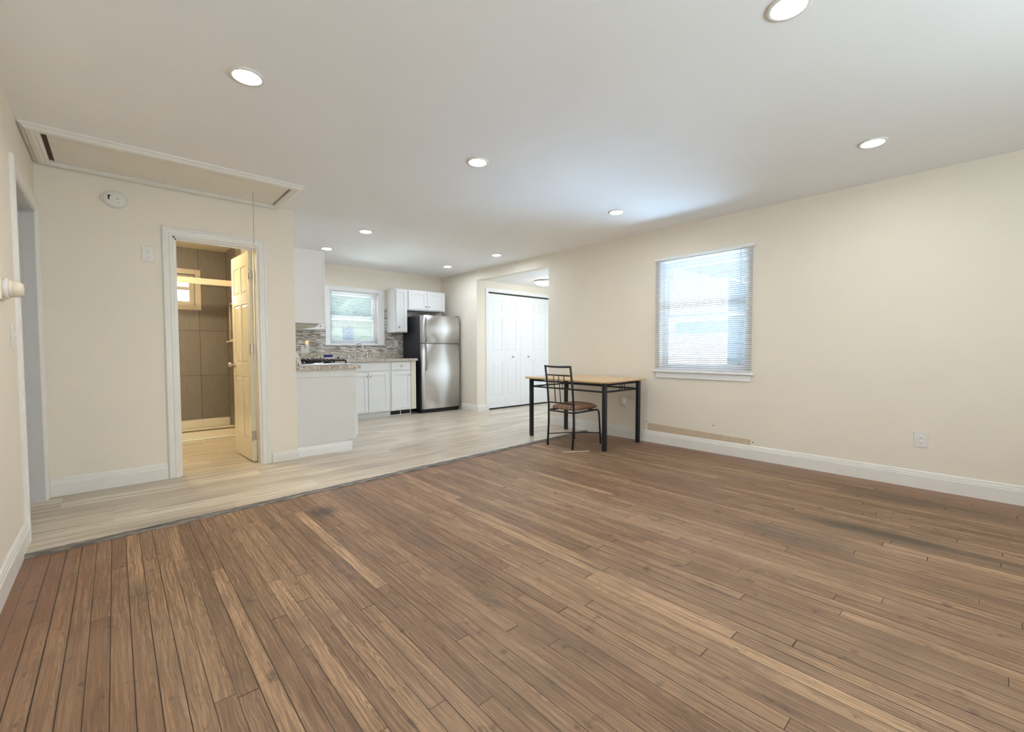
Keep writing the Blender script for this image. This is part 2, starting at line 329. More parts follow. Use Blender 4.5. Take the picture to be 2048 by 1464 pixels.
# ---------------------------------------------------------------- mesh helpers
class MB:
    def __init__(self): self.v, self.f, self.s, self.mi = [], [], [], []
    def add(self, verts, faces, smooth=False, mat=0, xf=None):
        o = len(self.v)
        for p in verts: self.v.append(tuple(xf @ Vector(p)) if xf else tuple(p))
        for q in faces: self.f.append([i + o for i in q]); self.s.append(smooth); self.mi.append(mat)
        return self
    def box(self, x0, x1, y0, y1, z0, z1, bev=0.0, mat=0, xf=None, seg=1):
        x0, x1 = sorted((x0, x1)); y0, y1 = sorted((y0, y1)); z0, z1 = sorted((z0, z1))
        if bev <= 0:
            v = [(x, y, z) for x in (x0, x1) for y in (y0, y1) for z in (z0, z1)]
            return self.add(v, [(0, 1, 3, 2), (4, 6, 7, 5), (0, 4, 5, 1), (2, 3, 7, 6), (0, 2, 6, 4), (1, 5, 7, 3)], False, mat, xf)
        b = bmesh.new(); bmesh.ops.create_cube(b, size=1.0)
        for p in b.verts: p.co = Vector(((x0 + x1) / 2 + p.co.x * (x1 - x0), (y0 + y1) / 2 + p.co.y * (y1 - y0), (z0 + z1) / 2 + p.co.z * (z1 - z0)))
        bev = min(bev, (x1 - x0) * .49, (y1 - y0) * .49, (z1 - z0) * .49)
        bmesh.ops.bevel(b, geom=list(b.edges), offset=bev, segments=seg, affect='EDGES', profile=0.5)
        b.verts.index_update(); vs_ = [p.co.copy() for p in b.verts]; fs = [[q.index for q in fc.verts] for fc in b.faces]; b.free()
        return self.add(vs_, fs, seg > 1, mat, xf)
    def tube(self, pts, r, n=12, mat=0, closed=False, xf=None, caps=True):
        pts = [Vector(p) for p in pts]; rings = []; m = len(pts); up = None
        rs = r if isinstance(r, (list, tuple)) else [r] * m
        for i, p in enumerate(pts):
            a = pts[(i - 1) % m] if (closed or i > 0) else p; b = pts[(i + 1) % m] if (closed or i < m - 1) else p
            d = (b - a).normalized()
            if up is None or abs(up.dot(d)) > 0.99: up = Vector((0, 0, 1)) if abs(d.z) < 0.9 else Vector((1, 0, 0))
            s = d.cross(up).normalized(); up = s.cross(d).normalized()
            rings.append([p + (s * math.cos(t) + up * math.sin(t)) * rs[i] for t in [2 * PI * k / n for k in range(n)]])
        v = [q for ring in rings for q in ring]; f = []
        for i in range(m if closed else m - 1):
            j = (i + 1) % m
            for k in range(n): f.append((i * n + k, i * n + (k + 1) % n, j * n + (k + 1) % n, j * n + k))
        self.add(v, f, True, mat, xf)
        if caps and not closed: self.add(rings[0] + rings[-1], [list(range(n))[::-1], list(range(n, 2 * n))], False, mat, xf)
        return self
    def lathe(self, prof, n=32, mat=0, xf=None, smooth=True):
        v = []; f = []
        for (r, z) in prof: v += [(r * math.cos(2 * PI * k / n), r * math.sin(2 * PI * k / n), z) for k in range(n)]
        for i in range(len(prof) - 1):
            for k in range(n): f.append((i * n + k, i * n + (k + 1) % n, (i + 1) * n + (k + 1) % n, (i + 1) * n + k))
        self.add(v, f, smooth, mat, xf)
        for i, rev in ((0, True), (len(prof) - 1, False)):
            if prof[i][0] > 1e-6:
                ring = v[i * n:(i + 1) * n]; self.add(ring, [list(range(n))[::-1] if rev else list(range(n))], False, mat, xf)
        return self
    def prism(self, poly, axis, a, b, mat=0, xf=None, smooth=False):
        """poly of 2-D points swept along an axis ('x': poly=(y,z), 'y': poly=(x,z), 'z': poly=(x,y))"""
        def P(p, t): return (t, p[0], p[1]) if axis == 'x' else (p[0], t, p[1]) if axis == 'y' else (p[0], p[1], t)
        n = len(poly); v = [P(p, a) for p in poly] + [P(p, b) for p in poly]
        self.add(v, [(k, (k + 1) % n, n + (k + 1) % n, n + k) for k in range(n)], smooth, mat, xf)
        return self.add(v, [list(range(n))[::-1], list(range(n, 2 * n))], False, mat, xf)
    def sphere(self, c, r, n=16, mat=0, sc=(1, 1, 1)):
        prof = [(r * math.sin(PI * i / (n // 2)) if 0 < i < n // 2 else 0.0, -r * math.cos(PI * i / (n // 2))) for i in range(n // 2 + 1)]
        return self.lathe(prof, n, mat, Matrix.Translation(c) @ Matrix.Diagonal((*sc, 1)))
    def mesh(self, name, mats):
        me = bpy.data.meshes.new(name); me.from_pydata(self.v, [], self.f)
        for m in (mats if isinstance(mats, (list, tuple)) else [mats]): me.materials.append(m)
        me.polygons.foreach_set('use_smooth', self.s); me.polygons.foreach_set('material_index', self.mi)
        b = bmesh.new(); b.from_mesh(me); bmesh.ops.remove_doubles(b, verts=b.verts, dist=1e-6); bmesh.ops.recalc_face_normals(b, faces=b.faces); b.to_mesh(me); b.free()
        me.update(); return me
    def obj(self, name, mats, parent=None, loc=None, label=None):
        o = bpy.data.objects.new(name, self.mesh(name, mats)); COL.objects.link(o)
        if parent: o.parent = parent
        if loc: o.location = loc
        if label: o['label'] = label
        return o
def tag(o, label, cat, group=None, kind=None):
    o['label'] = label; o['category'] = cat
    if group: o['group'] = group
    if kind: o['kind'] = kind
    return o
def thing(name, label, cat, loc=(0, 0, 0), rz=0.0, group=None):
    o = bpy.data.objects.new(name, None); COL.objects.link(o); o.location = loc; o.rotation_euler = (0, 0, rz); o.empty_display_size = 0.1
    return tag(o, label, cat, group)
def struct(name, mb, mats, parent=None, label=None):
    o = mb.obj(name, mats, parent)
    o['kind'] = 'structure'
    if label: o['label'] = label
    return o
def rotx(a): return Matrix.Rotation(a, 4, 'X')
def T(x, y, z): return Matrix.Translation((x, y, z))
# a disc / lathe whose axis points along a given world axis
TO_NEG_Y = Matrix.Rotation(PI / 2, 4, 'X')       # local +z -> -y
TO_POS_X = Matrix.Rotation(PI / 2, 4, 'Y')       # local +z -> +x
TO_NEG_X = Matrix.Rotation(-PI / 2, 4, 'Y')      # local +z -> -x

# ---------------------------------------------------------------- room dimensions
H, XL, XR, YB, Y1, XK, YF = 2.424, -0.392, 4.602, 7.079, 4.609, 1.317, -1.60
Y1B, XBR = 4.724, 1.20       # back face of the bathroom partition, bathroom side of the kitchen partition
OPY0, OPY1, OPZ = 4.319, 5.990, 2.258
WR = (1.655, 2.592, 0.845, 2.045)   # right window opening y0 y1 z0 z1
WK = (2.520, 3.340, 1.170, 2.025)   # kitchen window opening x0 x1 z0 z1
WB = (0.28, 0.800, 1.66, 2.06)      # bathroom window opening
BD = (0.382, 1.004, 2.022)          # bathroom doorway x0 x1 top
LD = (3.660, 4.530, 2.055)          # left doorway y0 y1 top
CX1, CY0 = 6.62, 3.90               # closet room extents
VZ = 0.010                          # vinyl sits a little higher than the oak
def strip_y(x): return 3.345 + (x - XL) * 0.0485

# ---------------------------------------------------------------- floors and ceilings
fl = MB(); fl.add([(XL - .1, YF - .1, 0), (XR + .1, YF - .1, 0), (XR + .1, strip_y(XR + .1) + .05, 0), (XL - .1, strip_y(XL - .1) + .05, 0)] +
                  [(XL - .1, YF - .1, -.05), (XR + .1, YF - .1, -.05), (XR + .1, strip_y(XR + .1) + .05, -.05), (XL - .1, strip_y(XL - .1) + .05, -.05)],
                  [(0, 1, 2, 3), (7, 6, 5, 4), (0, 4, 5, 1), (1, 5, 6, 2), (2, 6, 7, 3), (3, 7, 4, 0)])
o = struct('floor', fl, M['wood'], label='worn brown oak strip floor of the living room')
fk = MB()
poly = [(XL - 1.3, 3.4 + .0), (XL, strip_y(XL) + .035), (XR, strip_y(XR) + .035), (XR + .07, strip_y(XR) + .035), (XR + .07, CY0 - .1), (CX1 + .1, CY0 - .1), (CX1 + .1, 6.72), (XR + .14, 6.72), (XR + .14, YB + .1), (XL - 1.3, YB + .1)]
fk.prism(poly, 'z', -0.05, VZ)
struct('floor', fk, M['vinyl'], label='pale greige vinyl plank floor of kitchen and bathroom')
tr = MB(); n = 160; prof_n = 4
tv, tf = [], []
for i in range(n + 1):
    x = XL + (XR - XL) * i / n; y = strip_y(x); j = random.uniform(-.004, .004); q = random.uniform(-.006, .006)
    tv += [(x, y + j, 0.0005), (x, y + .004 + j, 0.007), (x, y + .036 + q, 0.0155), (x, y + .060 + q, VZ + .001)]
for i in range(n):
    for k in range(3): tf.append((i * 4 + k, (i + 1) * 4 + k, (i + 1) * 4 + k + 1, i * 4 + k + 1))
tr.add(tv, tf)
struct('trim_1', tr, M['strip'], label='ragged dark grey transition strip between the two floors')

def ceil_slab(name, x0, x1, y0, y1, z, label, mat='ceil', t=.12): return struct(name, MB().box(x0, x1, y0, y1, z, z + t), M[mat], label=label)
ceil_slab('ceiling', XL - .9, XR + .14, YF - .14, YB + .14, H, 'smooth white ceiling with recessed lights')
ceil_slab('ceiling', XR + .14, CX1 + .12, CY0 - .10, 6.75, 2.272, 'lower white ceiling of the closet room')

# ---------------------------------------------------------------- walls
def wall_y(name, y0, y1, x0, x1, z1, holes, mat, label, z0=0.0):
    """wall in the x-z plane, holes = [(xa, xb, za, zb)]"""
    mb = MB(); xs = sorted({x0, x1, *[h[0] for h in holes], *[h[1] for h in holes]}); zs = sorted({z0, z1, *[h[2] for h in holes], *[h[3] for h in holes]})
    for a, b in zip(xs, xs[1:]):
        for c, d in zip(zs, zs[1:]):
            if not any(h[0] <= a and b <= h[1] and h[2] <= c and d <= h[3] for h in holes): mb.box(a, b, y0, y1, c, d)
    return struct(name, mb, M[mat], label=label)
def wall_x(name, x0, x1, y0, y1, z1, holes, mat, label, z0=0.0):
    mb = MB(); ys = sorted({y0, y1, *[h[0] for h in holes], *[h[1] for h in holes]}); zs = sorted({z0, z1, *[h[2] for h in holes], *[h[3] for h in holes]})
    for a, b in zip(ys, ys[1:]):
        for c, d in zip(zs, zs[1:]):
            if not any(h[0] <= a and b <= h[1] and h[2] <= c and d <= h[3] for h in holes): mb.box(x0, x1, a, b, c, d)
    return struct(name, mb, M[mat], label=label)
wall_right = wall_x('wall_right', XR, XR + .14, YF - .14, YB + .14, H, [(OPY0, OPY1, 0, OPZ), WR], 'wall', 'cream right wall with a window and a wide opening')
wall_y('wall_back', YB, YB + .14, XK - .117, XR, H, [WK], 'wall', 'cream kitchen back wall above the tiles')
wall_y('wall_bath', Y1, Y1B, XL - .36, XK, H, [(BD[0], BD[1], 0, BD[2])], 'wall', 'cream partition wall with the bathroom doorway')
wall_x('wall_kitchen', XBR, XK, Y1B, YB, H, [], 'wall', 'partition between bathroom and kitchen')
wall_x('wall_left', XL - .115, XL, YF - .14, Y1, H, [(LD[0], LD[1], 0, LD[2])], 'wall', 'cream left wall close to the viewer')
wall_y('wall_front', YF - .12, YF, XL - .115, XR, H, [(0.2, 2.8, 0.8, 2.1)], 'wall', 'front wall with an added window opening behind the viewer')
# closet room behind the opening
CD = (4.858, 6.430, 2.085)
wall_y('wall_closet', 5.990, 6.10, XR + .14, CX1, 2.30, [(CD[0], CD[1], 0, CD[2])], 'wall', 'wall around the folding closet doors')
wall_y('wall_closet', 6.70, 6.75, XR + .14, CX1, 2.30, [], 'wall', 'inside of the closet')
wall_x('wall_hall', CX1, CX1 + .12, CY0, 6.75, 2.30, [], 'wall', 'far wall of the closet room')
wall_y('wall_hall', CY0 - .10, CY0, XR + .14, CX1, 2.30, [(5.60, 6.50, .75, 2.1)], 'wall', 'near wall of the closet room with an added window opening')
# bathroom shell: tiled shower walls
wall_y('wall_shower', YB - .03, YB + .14, -.60, XBR, H, [WB], 'tile_x', 'taupe tiled back wall of the shower')
NI = (6.56, 6.84, 1.215, 1.665)    # niche y0 y1 z0 z1
wall_x('wall_shower', 1.15, XBR - .001, 6.36, YB - .03, H, [NI], 'tile_y', 'taupe tiled side wall of the shower with a niche')
wall_x('wall_shower', -.70, -.60, Y1B, YB, H, [], 'wall', 'far left wall of the bathroom')
ceil_slab('ceiling', -.60, XBR, Y1B, YB - .03, H - .03, 'bathroom ceiling', 'wall', .028)

# ---------------------------------------------------------------- baseboards
def bb_poly(h=.135, t=.016): return [(0, 0), (t, 0), (t, h * .70), (t * .80, h * .74), (t * .80, h * .80), (t * .55, h * .88), (t * .55, h * .93), (t * .25, h), (0, h)]
def base_x(name, x, side, y0, y1, label, h=.135, z0=0.0):       # along y on a wall plane x; side = direction of the room
    return struct(name, MB().prism([(x + side * p[0], z0 + p[1]) for p in bb_poly(h)], 'y', y0, y1), M['trim'], label=label)
def base_y(name, y, x0, x1, label, h=.13, z0=VZ):
    return struct(name, MB().prism([(y - p[0], z0 + p[1]) for p in bb_poly(h)], 'x', x0, x1), M['trim'], label=label)
base_x('baseboard_right', XR, -1, YF, OPY0, 'tall white moulded baseboard along the right wall')
base_x('baseboard_right', XR, -1, OPY1, 6.42, 'white baseboard between fridge and opening', .115, VZ)
base_x('baseboard_left', XL, 1, YF, LD[0] - .075, 'white baseboard along the left wall')
base_y('baseboard_bath', Y1, XL + .02, BD[0] - .075, 'white baseboard left of the bathroom door')
base_y('baseboard_bath', Y1, BD[1] + .085, XK + .006, 'short white baseboard right of the bathroom door', .088)
base_y('baseboard_front', YF + .016, XL, XR, 'front wall baseboard', .13, 0)
base_y('baseboard_closet', 5.990, XR + .0, CD[0] - .068, 'short white baseboard beside the closet casing', .11)

# ---------------------------------------------------------------- door casings
def casing_profile(w=.073, t=.018): return [(0, 0), (0, t * .6), (w * .12, t), (w * .30, t), (w * .36, t * .75), (w * .62, t * .62), (w * .68, t * .85), (w * .88, t * .8), (w, t * .35), (w, 0)]
def casing_y(name, y, x0, x1, top, label, w=.073, mat='trim'):
    """three-sided casing on a wall facing -y; profile's 0 side is the outer edge"""
    mb = MB(); pr = casing_profile(w)
    for (xa, sgn) in ((x0 - w, 1), (x1 + w, -1)):
        mb.add([(xa + sgn * p[0], y - p[1], VZ) for p in pr] + [(xa + sgn * p[0], y - p[1], top + w - p[0]) for p in pr],
               [(k, (k + 1) % len(pr), len(pr) + (k + 1) % len(pr), len(pr) + k) for k in range(len(pr))] + [list(range(len(pr)))])
    v = [(x0 - w + p[0], y - p[1], top + w - p[0]) for p in pr] + [(x1 + w - p[0], y - p[1], top + w - p[0]) for p in pr]
    mb.add(v, [(k, (k + 1) % len(pr), len(pr) + (k + 1) % len(pr), len(pr) + k) for k in range(len(pr))])
    return struct(name, mb, M[mat], label=label)
casing_y('trim_2', Y1, BD[0], BD[1], BD[2], 'white fluted casing around the bathroom doorway')
jb = MB()
jb.box(BD[0] - .001, BD[0] + .012, Y1 - .001, Y1B + .001, VZ, BD[2]); jb.box(BD[1] - .012, BD[1] + .001, Y1 - .001, Y1B + .001, VZ, BD[2]); jb.box(BD[0], BD[1], Y1 - .001, Y1B + .001, BD[2] - .012, BD[2] + .001)
jb.box(BD[0] + .012, BD[0] + .024, Y1 + .03, Y1 + .065, VZ, BD[2] - .012); jb.box(BD[0], BD[1], Y1 + .03, Y1 + .065, BD[2] - .024, BD[2] - .012)
struct('trim_3', jb, M['trim'], label='bathroom door jamb')
casing_y('trim_4', 5.990, CD[0], CD[1], CD[2], 'white casing around the folding closet doors', .066, 'trimw')
lc = MB(); pr = casing_profile(.085, .019); w = .085
for (ya, sgn) in ((LD[0] - w, 1), (LD[1] + .075, -1)):
    ww = 1.0 if sgn == 1 else .075 / w
    lc.add([(XL + p[1], ya + sgn * p[0] * ww, 0 if sgn == 1 else VZ) for p in pr] + [(XL + p[1], ya + sgn * p[0] * ww, LD[2] + w - p[0]) for p in pr],
           [(k, (k + 1) % len(pr), len(pr) + (k + 1) % len(pr), len(pr) + k) for k in range(len(pr))])
v = [(XL + p[1], LD[0] - w + p[0], LD[2] + w - p[0]) for p in pr] + [(XL + p[1], LD[1] + .075 - p[0] * .075 / w, LD[2] + w - p[0]) for p in pr]
lc.add(v, [(k, (k + 1) % len(pr), len(pr) + (k + 1) % len(pr), len(pr) + k) for k in range(len(pr))])
struct('trim_5', lc, M['trim'], label='white casing of the doorway at the left edge')
lj = MB()
lj.box(XL - .115, XL + .001, LD[1] - .014, LD[1] + .001, VZ, LD[2]); lj.box(XL - .115, XL + .001, LD[0] - .001, LD[0] + .014, VZ, LD[2]); lj.box(XL - .115, XL + .001, LD[0], LD[1], LD[2] - .014, LD[2] + .001)
lj.box(XL - .092, XL - .060, LD[1] - .027, LD[1] - .014, VZ, LD[2] - .014); lj.box(XL - .092, XL - .060, LD[0], LD[1], LD[2] - .027, LD[2] - .014)
struct('trim_6', lj, M['jamb'], label='grey-white jamb of the doorway at the left edge')

# ---------------------------------------------------------------- panelled doors
def panel_leaf(w, h, t, rects, bev=.016, deep=.006):
    """door leaf in local x (0..w), y (0 front .. t back), z (0..h) with raised panels on both faces"""
    mb = MB(); xs = sorted({0, w, *[r[0] for r in rects], *[r[1] for r in rects]}); zs = sorted({0, h, *[r[2] for r in rects], *[r[3] for r in rects]})
    for a, b in zip(xs, xs[1:]):
        for c, d in zip(zs, zs[1:]):
            if not any(r[0] <= a and b <= r[1] and r[2] <= c and d <= r[3] for r in rects): mb.box(a, b, 0, t, c, d)
    for (a, b, c, d) in rects:
        mb.box(a, b, deep, t - deep, c, d)
        for (y0, y1) in ((deep, .0015), (t - deep, t - .0015)):
            e, k = .010, .010 + bev
            v = [(a + e, y0, c + e), (b - e, y0, c + e), (b - e, y0, d - e), (a + e, y0, d - e), (a + k, y1, c + k), (b - k, y1, c + k), (b - k, y1, d - k), (a + k, y1, d - k)]
            mb.add(v, [(4, 5, 6, 7), (0, 1, 5, 4), (1, 2, 6, 5), (2, 3, 7, 6), (3, 0, 4, 7)])
    return mb
# bathroom door, swung into the bathroom (hinges on the right jamb)
door1 = thing('door_1', 'cream six-panel bathroom door standing open', 'door', (0.986, Y1B + .004, VZ + .012), math.radians(93.5))
door1['kind'] = 'structure'
W_, H_ = .600, 1.985
rc = []
for (a, b) in ((.085, .275), (.325, .515)):
    for (c, d) in ((.20, .80), (.93, 1.50), (1.60, 1.86)): rc.append((a, b, c, d))
panel_leaf(W_, H_, .035, rc).obj('door_leaf', M['bathdoor'], door1)
for k, z in enumerate((.20, 1.02, 1.72)):
    hb = MB().box(-.0025, .0005, .001, .034, z, z + .09).box(-.030, -.0005, .0345, .0375, z, z + .09).tube([(-.006, .036, z - .002), (-.006, .036, z + .092)], .006, 10)
    hb.obj('hinge', M['nickel'], door1, label='grey metal door hinge')
for s, nm in ((-1, 0), (1, 1)):
    y0 = 0 if s < 0 else .035
    XF = T(W_ - .062, y0, .905) @ Matrix.Rotation(PI / 2 if s < 0 else -PI / 2, 4, 'X')
    MB().lathe([(.030, 0), (.030, .006), (.012, .010), (.011, .030), (.022, .036), (.026, .048), (.024, .058), (.012, .064), (0, .065)], 20, 0, XF).obj('knob', M['nickel'], door1, label='brushed metal door knob')
# folding closet doors: two pairs
def closet_pair(x, name, label, mirror):
    d = thing(name, label, 'closet door', (x, 6.012, VZ + .028)); d['kind'] = 'structure'
    w, h = .3905, 2.022
    for i in range(2):
        st = (.110, .055) if i == 0 else (.055, .110)
        rects = [(st[0], w - st[1], .205, .815), (st[0], w - st[1], 1.015, 1.60), (st[0], w - st[1], 1.725, 1.905)]
        lf = panel_leaf(w, h, .034, rects, .022, .008).obj('door_leaf', M['closet'], d, (i * .3925 + .001, 0, 0))
        if (i == 1) != mirror:
            kx = w * .5
            MB().lathe([(.014, 0), (.007, .006), (.007, .014), (.016, .020), (.017, .026), (.010, .031), (0, .032)], 16, 0, T(kx, 0, .905) @ TO_NEG_Y).obj('knob', M['nickel'], lf, label='small nickel knob')
    return d
closet_pair(CD[0] + .001, 'door_2', 'left pair of white folding closet doors', False)
closet_pair(CD[0] + .787, 'door_3', 'right pair of white folding closet doors', True)
struct('trim_7', MB().box(CD[0], CD[1], 6.006, 6.05, CD[2] - .022, CD[2] - .002), M['dark'], label='dark closet door track')
# closed door deep in the left doorway
d4 = thing('door_4', 'closed door leaf inside the doorway at the left edge', 'door', (XL - .10, LD[1] - .016, VZ + .008), -PI / 2); d4['kind'] = 'structure'
panel_leaf(LD[1] - LD[0] - .032, 2.01, .035, [(.11, .36, .2, .8), (.46, .72, .2, .8), (.11, .36, .95, 1.8), (.46, .72, .95, 1.8)]).obj('door_leaf', M['jamb'], d4, (0, -.036, 0))

# ---------------------------------------------------------------- windows
def frame_boxes(mb, axis, c0, c1, u0, u1, v0, v1, w, mat=0):
    """rectangular frame of member width w in the plane spanned by u (x or y) and z"""
    for (a, b, c, d) in ((u0, u0 + w, v0, v1), (u1 - w, u1, v0, v1), (u0 + w, u1 - w, v0, v0 + w), (u0 + w, u1 - w, v1 - w, v1)):
        if axis == 'x': mb.box(c0, c1, a, b, c, d, .003, mat)
        else: mb.box(a, b, c0, c1, c, d, .003, mat)
    return mb
def window(name, axis, plane, sgn, u0, u1, v0, v1, mid, label):
    """double-hung unit set in an opening; plane = inner wall face, sgn = outward direction"""
    wdw = thing(name, label, 'window'); wdw['kind'] = 'structure'
    P = lambda d: plane + sgn * d
    frame_boxes(MB(), axis, P(.075), P(.139), u0, u1, v0, v1, .028).obj('window_frame', M['vinylframe'], wdw)
    for nm, dd, za, zb in (('lower_sash', .082, v0 + .028, mid + .018), ('upper_sash', .108, mid - .018, v1 - .028)):
        s = frame_boxes(MB(), axis, P(dd), P(dd + .024), u0 + .028, u1 - .028, za, zb, .036).obj(nm, M['vinylframe'], wdw)
        g = MB()
        if axis == 'x': g.box(P(dd + .010), P(dd + .013), u0 + .06, u1 - .06, za + .03, zb - .03)
        else: g.box(u0 + .06, u1 - .06, P(dd + .010), P(dd + .013), za + .03, zb - .03)
        g.obj('pane', M['glass'], s)
    lk = MB()
    for q in (.30, .70):
        u = u0 + (u1 - u0) * q
        if axis == 'x': lk.box(P(.072), P(.085), u - .03, u + .03, mid + .012, mid + .026, .003)
        else: lk.box(u - .03, u + .03, P(.072), P(.085), mid + .012, mid + .026, .003)
    lk.obj('sash_lock', M['vinylframe'], wdw)
    return wdw
w1 = window('window_1', 'x', XR, 1, *WR, (WR[2] + WR[3]) / 2, 'double-hung window in the right wall')
sl = MB().box(XR - .040, XR + .075, WR[0] - .062, WR[1] + .070, WR[2] - .024, WR[2] + .002, .005)
sl.obj('sill', M['trimw'], w1)
MB().box(XR - .016, XR + .002, WR[0] - .035, WR[1] + .040, WR[2] - .088, WR[2] - .024, .004).obj('apron', M['trimw'], w1)
w2 = window('window_2', 'y', YB, 1, *WK, 1.60, 'double-hung window above the kitchen sink')
kc = MB()
kc.box(WK[0] - .065, WK[0] + .004, YB - .016, YB + .002, WK[2], WK[3] + .068, .004); kc.box(WK[1] - .004, WK[1] + .100, YB - .016, YB + .002, WK[2], WK[3] + .068, .004)
kc.box(WK[0] + .004, WK[1] - .004, YB - .016, YB + .002, WK[3] - .004, WK[3] + .068, .004)
kc.obj('casing', M['trimw'], w2)
MB().box(WK[0] - .085, WK[1] + .115, YB - .045, YB + .075, WK[2] - .022, WK[2] + .001, .005).obj('sill', M['trimw'], w2)
w3 = thing('window_3', 'small window high in the tiled shower wall', 'window'); w3['kind'] = 'structure'
frame_boxes(MB(), 'y', YB - .052, YB - .028, WB[0] - .06, WB[1] + .062, WB[2] - .062, WB[3] + .062, .062).obj('casing', M['bathframe'], w3)
sh = frame_boxes(MB(), 'y', YB + .03, YB + .07, WB[0], WB[1], WB[2], WB[3], .055).obj('sash', M['bathframe'], w3)
MB().box(WB[0] + .05, WB[1] - .05, YB + .048, YB + .052, WB[2] + .05, WB[3] - .05).obj('pane', M['glass'], sh)
MB().box(WB[0] + .05, WB[1] - .05, YB + .035, YB + .065, 1.86, 1.90).obj('meeting_rail', M['bathframe'], sh)
w4 = thing('window_added_4', 'added, unseen front window behind the viewer', 'window'); w4['kind'] = 'structure'  # window put in out of view to let daylight in
frame_boxes(MB(), 'y', YF - .10, YF - .04, 0.2, 2.8, .8, 2.1, .05).obj('window_frame', M['vinylframe'], w4)
MB().box(1.47, 1.53, YF - .10, YF - .04, .85, 2.05).obj('mullion', M['vinylframe'], w4)
w5 = thing('window_added_5', 'added, unseen window in the near wall of the closet room', 'window'); w5['kind'] = 'structure'  # unseen window added so daylight reaches the closet room
frame_boxes(MB(), 'y', CY0 - .08, CY0 - .03, 5.60, 6.50, .75, 2.1, .04).obj('window_frame', M['vinylframe'], w5)

# ---------------------------------------------------------------- blinds
def slats(axis, c, u0, u1, z0, z1, pitch, tilt, wdt=.025):
    mb = MB(); nz = int((z1 - z0) / pitch)
    for i in range(nz):
        z = z0 + (i + .5) * pitch; top, bot = [], []
        for k in range(5):
            t = -1 + k * .5; d = t * wdt / 2; hh = .0022 * (1 - t * t) + math.tan(tilt) * d
            top.append((d, hh + .0004)); bot.append((d, hh - .0004))
        poly = [(c + p[0], z + p[1]) for p in top] + [(c + p[0], z + p[1]) for p in reversed(bot)]
        mb.prism(poly, 'y' if axis == 'x' else 'x', u0, u1)
    return mb
b1 = thing('window_blind', 'white mini blind hanging over the right wall window', 'blind', (XR - .022, 2.122, WR[2]))
hw = .512
MB().box(-.014, .020, -hw - .010, hw + .010, 1.225, 1.250, .002).obj('headrail', M['trimw'], b1)
slats('x', 0, -hw, hw, .022, 1.222, .0205, -.42).obj('slats', M['slat'], b1)
MB().box(-.012, .012, -hw, hw, .004, .018, .003).obj('bottom_rail', M['slat'], b1)
for q in (-.40, 0, .40):
    MB().tube([(-.0128, q, .01), (-.0128, q, 1.226)], .0007, 6).tube([(.0128, q, .01), (.0128, q, 1.226)], .0007, 6).obj('ladder_cord', M['slat'], b1)
MB().tube([(-.018, hw - .050, 1.225), (-.022, hw - .048, .36)], .0035, 8).obj('tilt_wand', M['jamb'], b1)
lc_ = MB().tube([(-.018, -hw + .105, 1.225), (-.020, -hw + .100, .10)], .0012, 6)
cd = lc_.obj('lift_cord', M['jamb'], b1)
MB().lathe([(0, 0), (.008, .002), (.006, .022), (.002, .030)], 10, 0, T(-.020, -hw + .100, .072)).obj('tassel', M['jamb'], cd)
b2 = thing('window_blind', 'white mini blind in the window above the kitchen sink', 'blind', ((WK[0] + WK[1]) / 2, YB + .030, WK[2]))
hw = (WK[1] - WK[0]) / 2 - .008; hh = WK[3] - WK[2]
MB().box(-hw, hw, -.016, .016, hh - .030, hh - .004, .002).obj('headrail', M['trimw'], b2)
slats('y', 0, -hw, hw, .022, hh - .034, .0205, -.34).obj('slats', M['slat'], b2)
MB().box(-hw, hw, -.012, .012, .004, .018, .003).obj('bottom_rail', M['slat'], b2)
for q in (-.30, .30):
    MB().tube([(q, -.0128, .01), (q, -.0128, hh - .03)], .0007, 6).tube([(q, .0128, .01), (q, .0128, hh - .03)], .0007, 6).obj('ladder_cord', M['slat'], b2)
MB().tube([(-hw + .03, -.020, hh - .02), (-hw + .03, -.022, .20)], .0035, 8).obj('tilt_wand', M['jamb'], b2)

# ---------------------------------------------------------------- recessed lights
def downlight(x, y, label, lens):
    t = thing('recessed_light', label, 'ceiling light', (x, y, H), 0, 'recessed ceiling lights')
    MB().lathe([(.0785, 0), (.0785, -.004), (.0765, -.0075), (.0640, -.0080), (.0600, -.0070), (.0585, 0)], 40).obj('trim_ring', M['plate'], t)
    MB().lathe([(0, -.0018), (.0590, -.0018), (.0590, -.0004), (0, -.0004)], 40).obj('lens', M[lens], t)
downlight(.520, 2.515, 'large warm recessed light out in front of the attic hatch', 'lens_warm')
downlight(2.000, .590, 'recessed light cut off by the top edge of the photo', 'lens_warm')
downlight(1.970, 2.545, 'recessed light alone in the middle of the ceiling', 'lens_warm')
downlight(3.710, .590, 'recessed light high at the right, left of the bare right wall', 'lens_soft')
downlight(3.690, 2.555, 'recessed light above the dining table, close to the blind window', 'lens_soft')
downlight(2.160, 4.870, 'recessed light right of the corner of the bathroom wall', 'lens_cool')
downlight(2.130, 6.030, 'recessed light just above the top edge of the tall left wall cabinet', 'lens_cool')
downlight(4.044, 6.033, 'recessed light in front of the cabinets over the refrigerator', 'lens_cool')
downlight(4.080, 4.840, 'recessed light up left of the opening to the closet room', 'lens_cool')
dm = thing('ceiling_lamp', 'round flush dome lamp on the closet room ceiling', 'ceiling lamp', (5.57, 5.34, 2.272))
MB().lathe([(.165, 0), (.165, -.018), (.155, -.026), (.150, -.026), (.150, 0)], 40).obj('metal_rim', M['nickel'], dm, label='brushed metal rim')
MB().lathe([(.150, -.020), (.143, -.040), (.120, -.062), (.080, -.078), (.035, -.085), (0, -.086)], 40).obj('glass_bowl', M['dome'], dm)

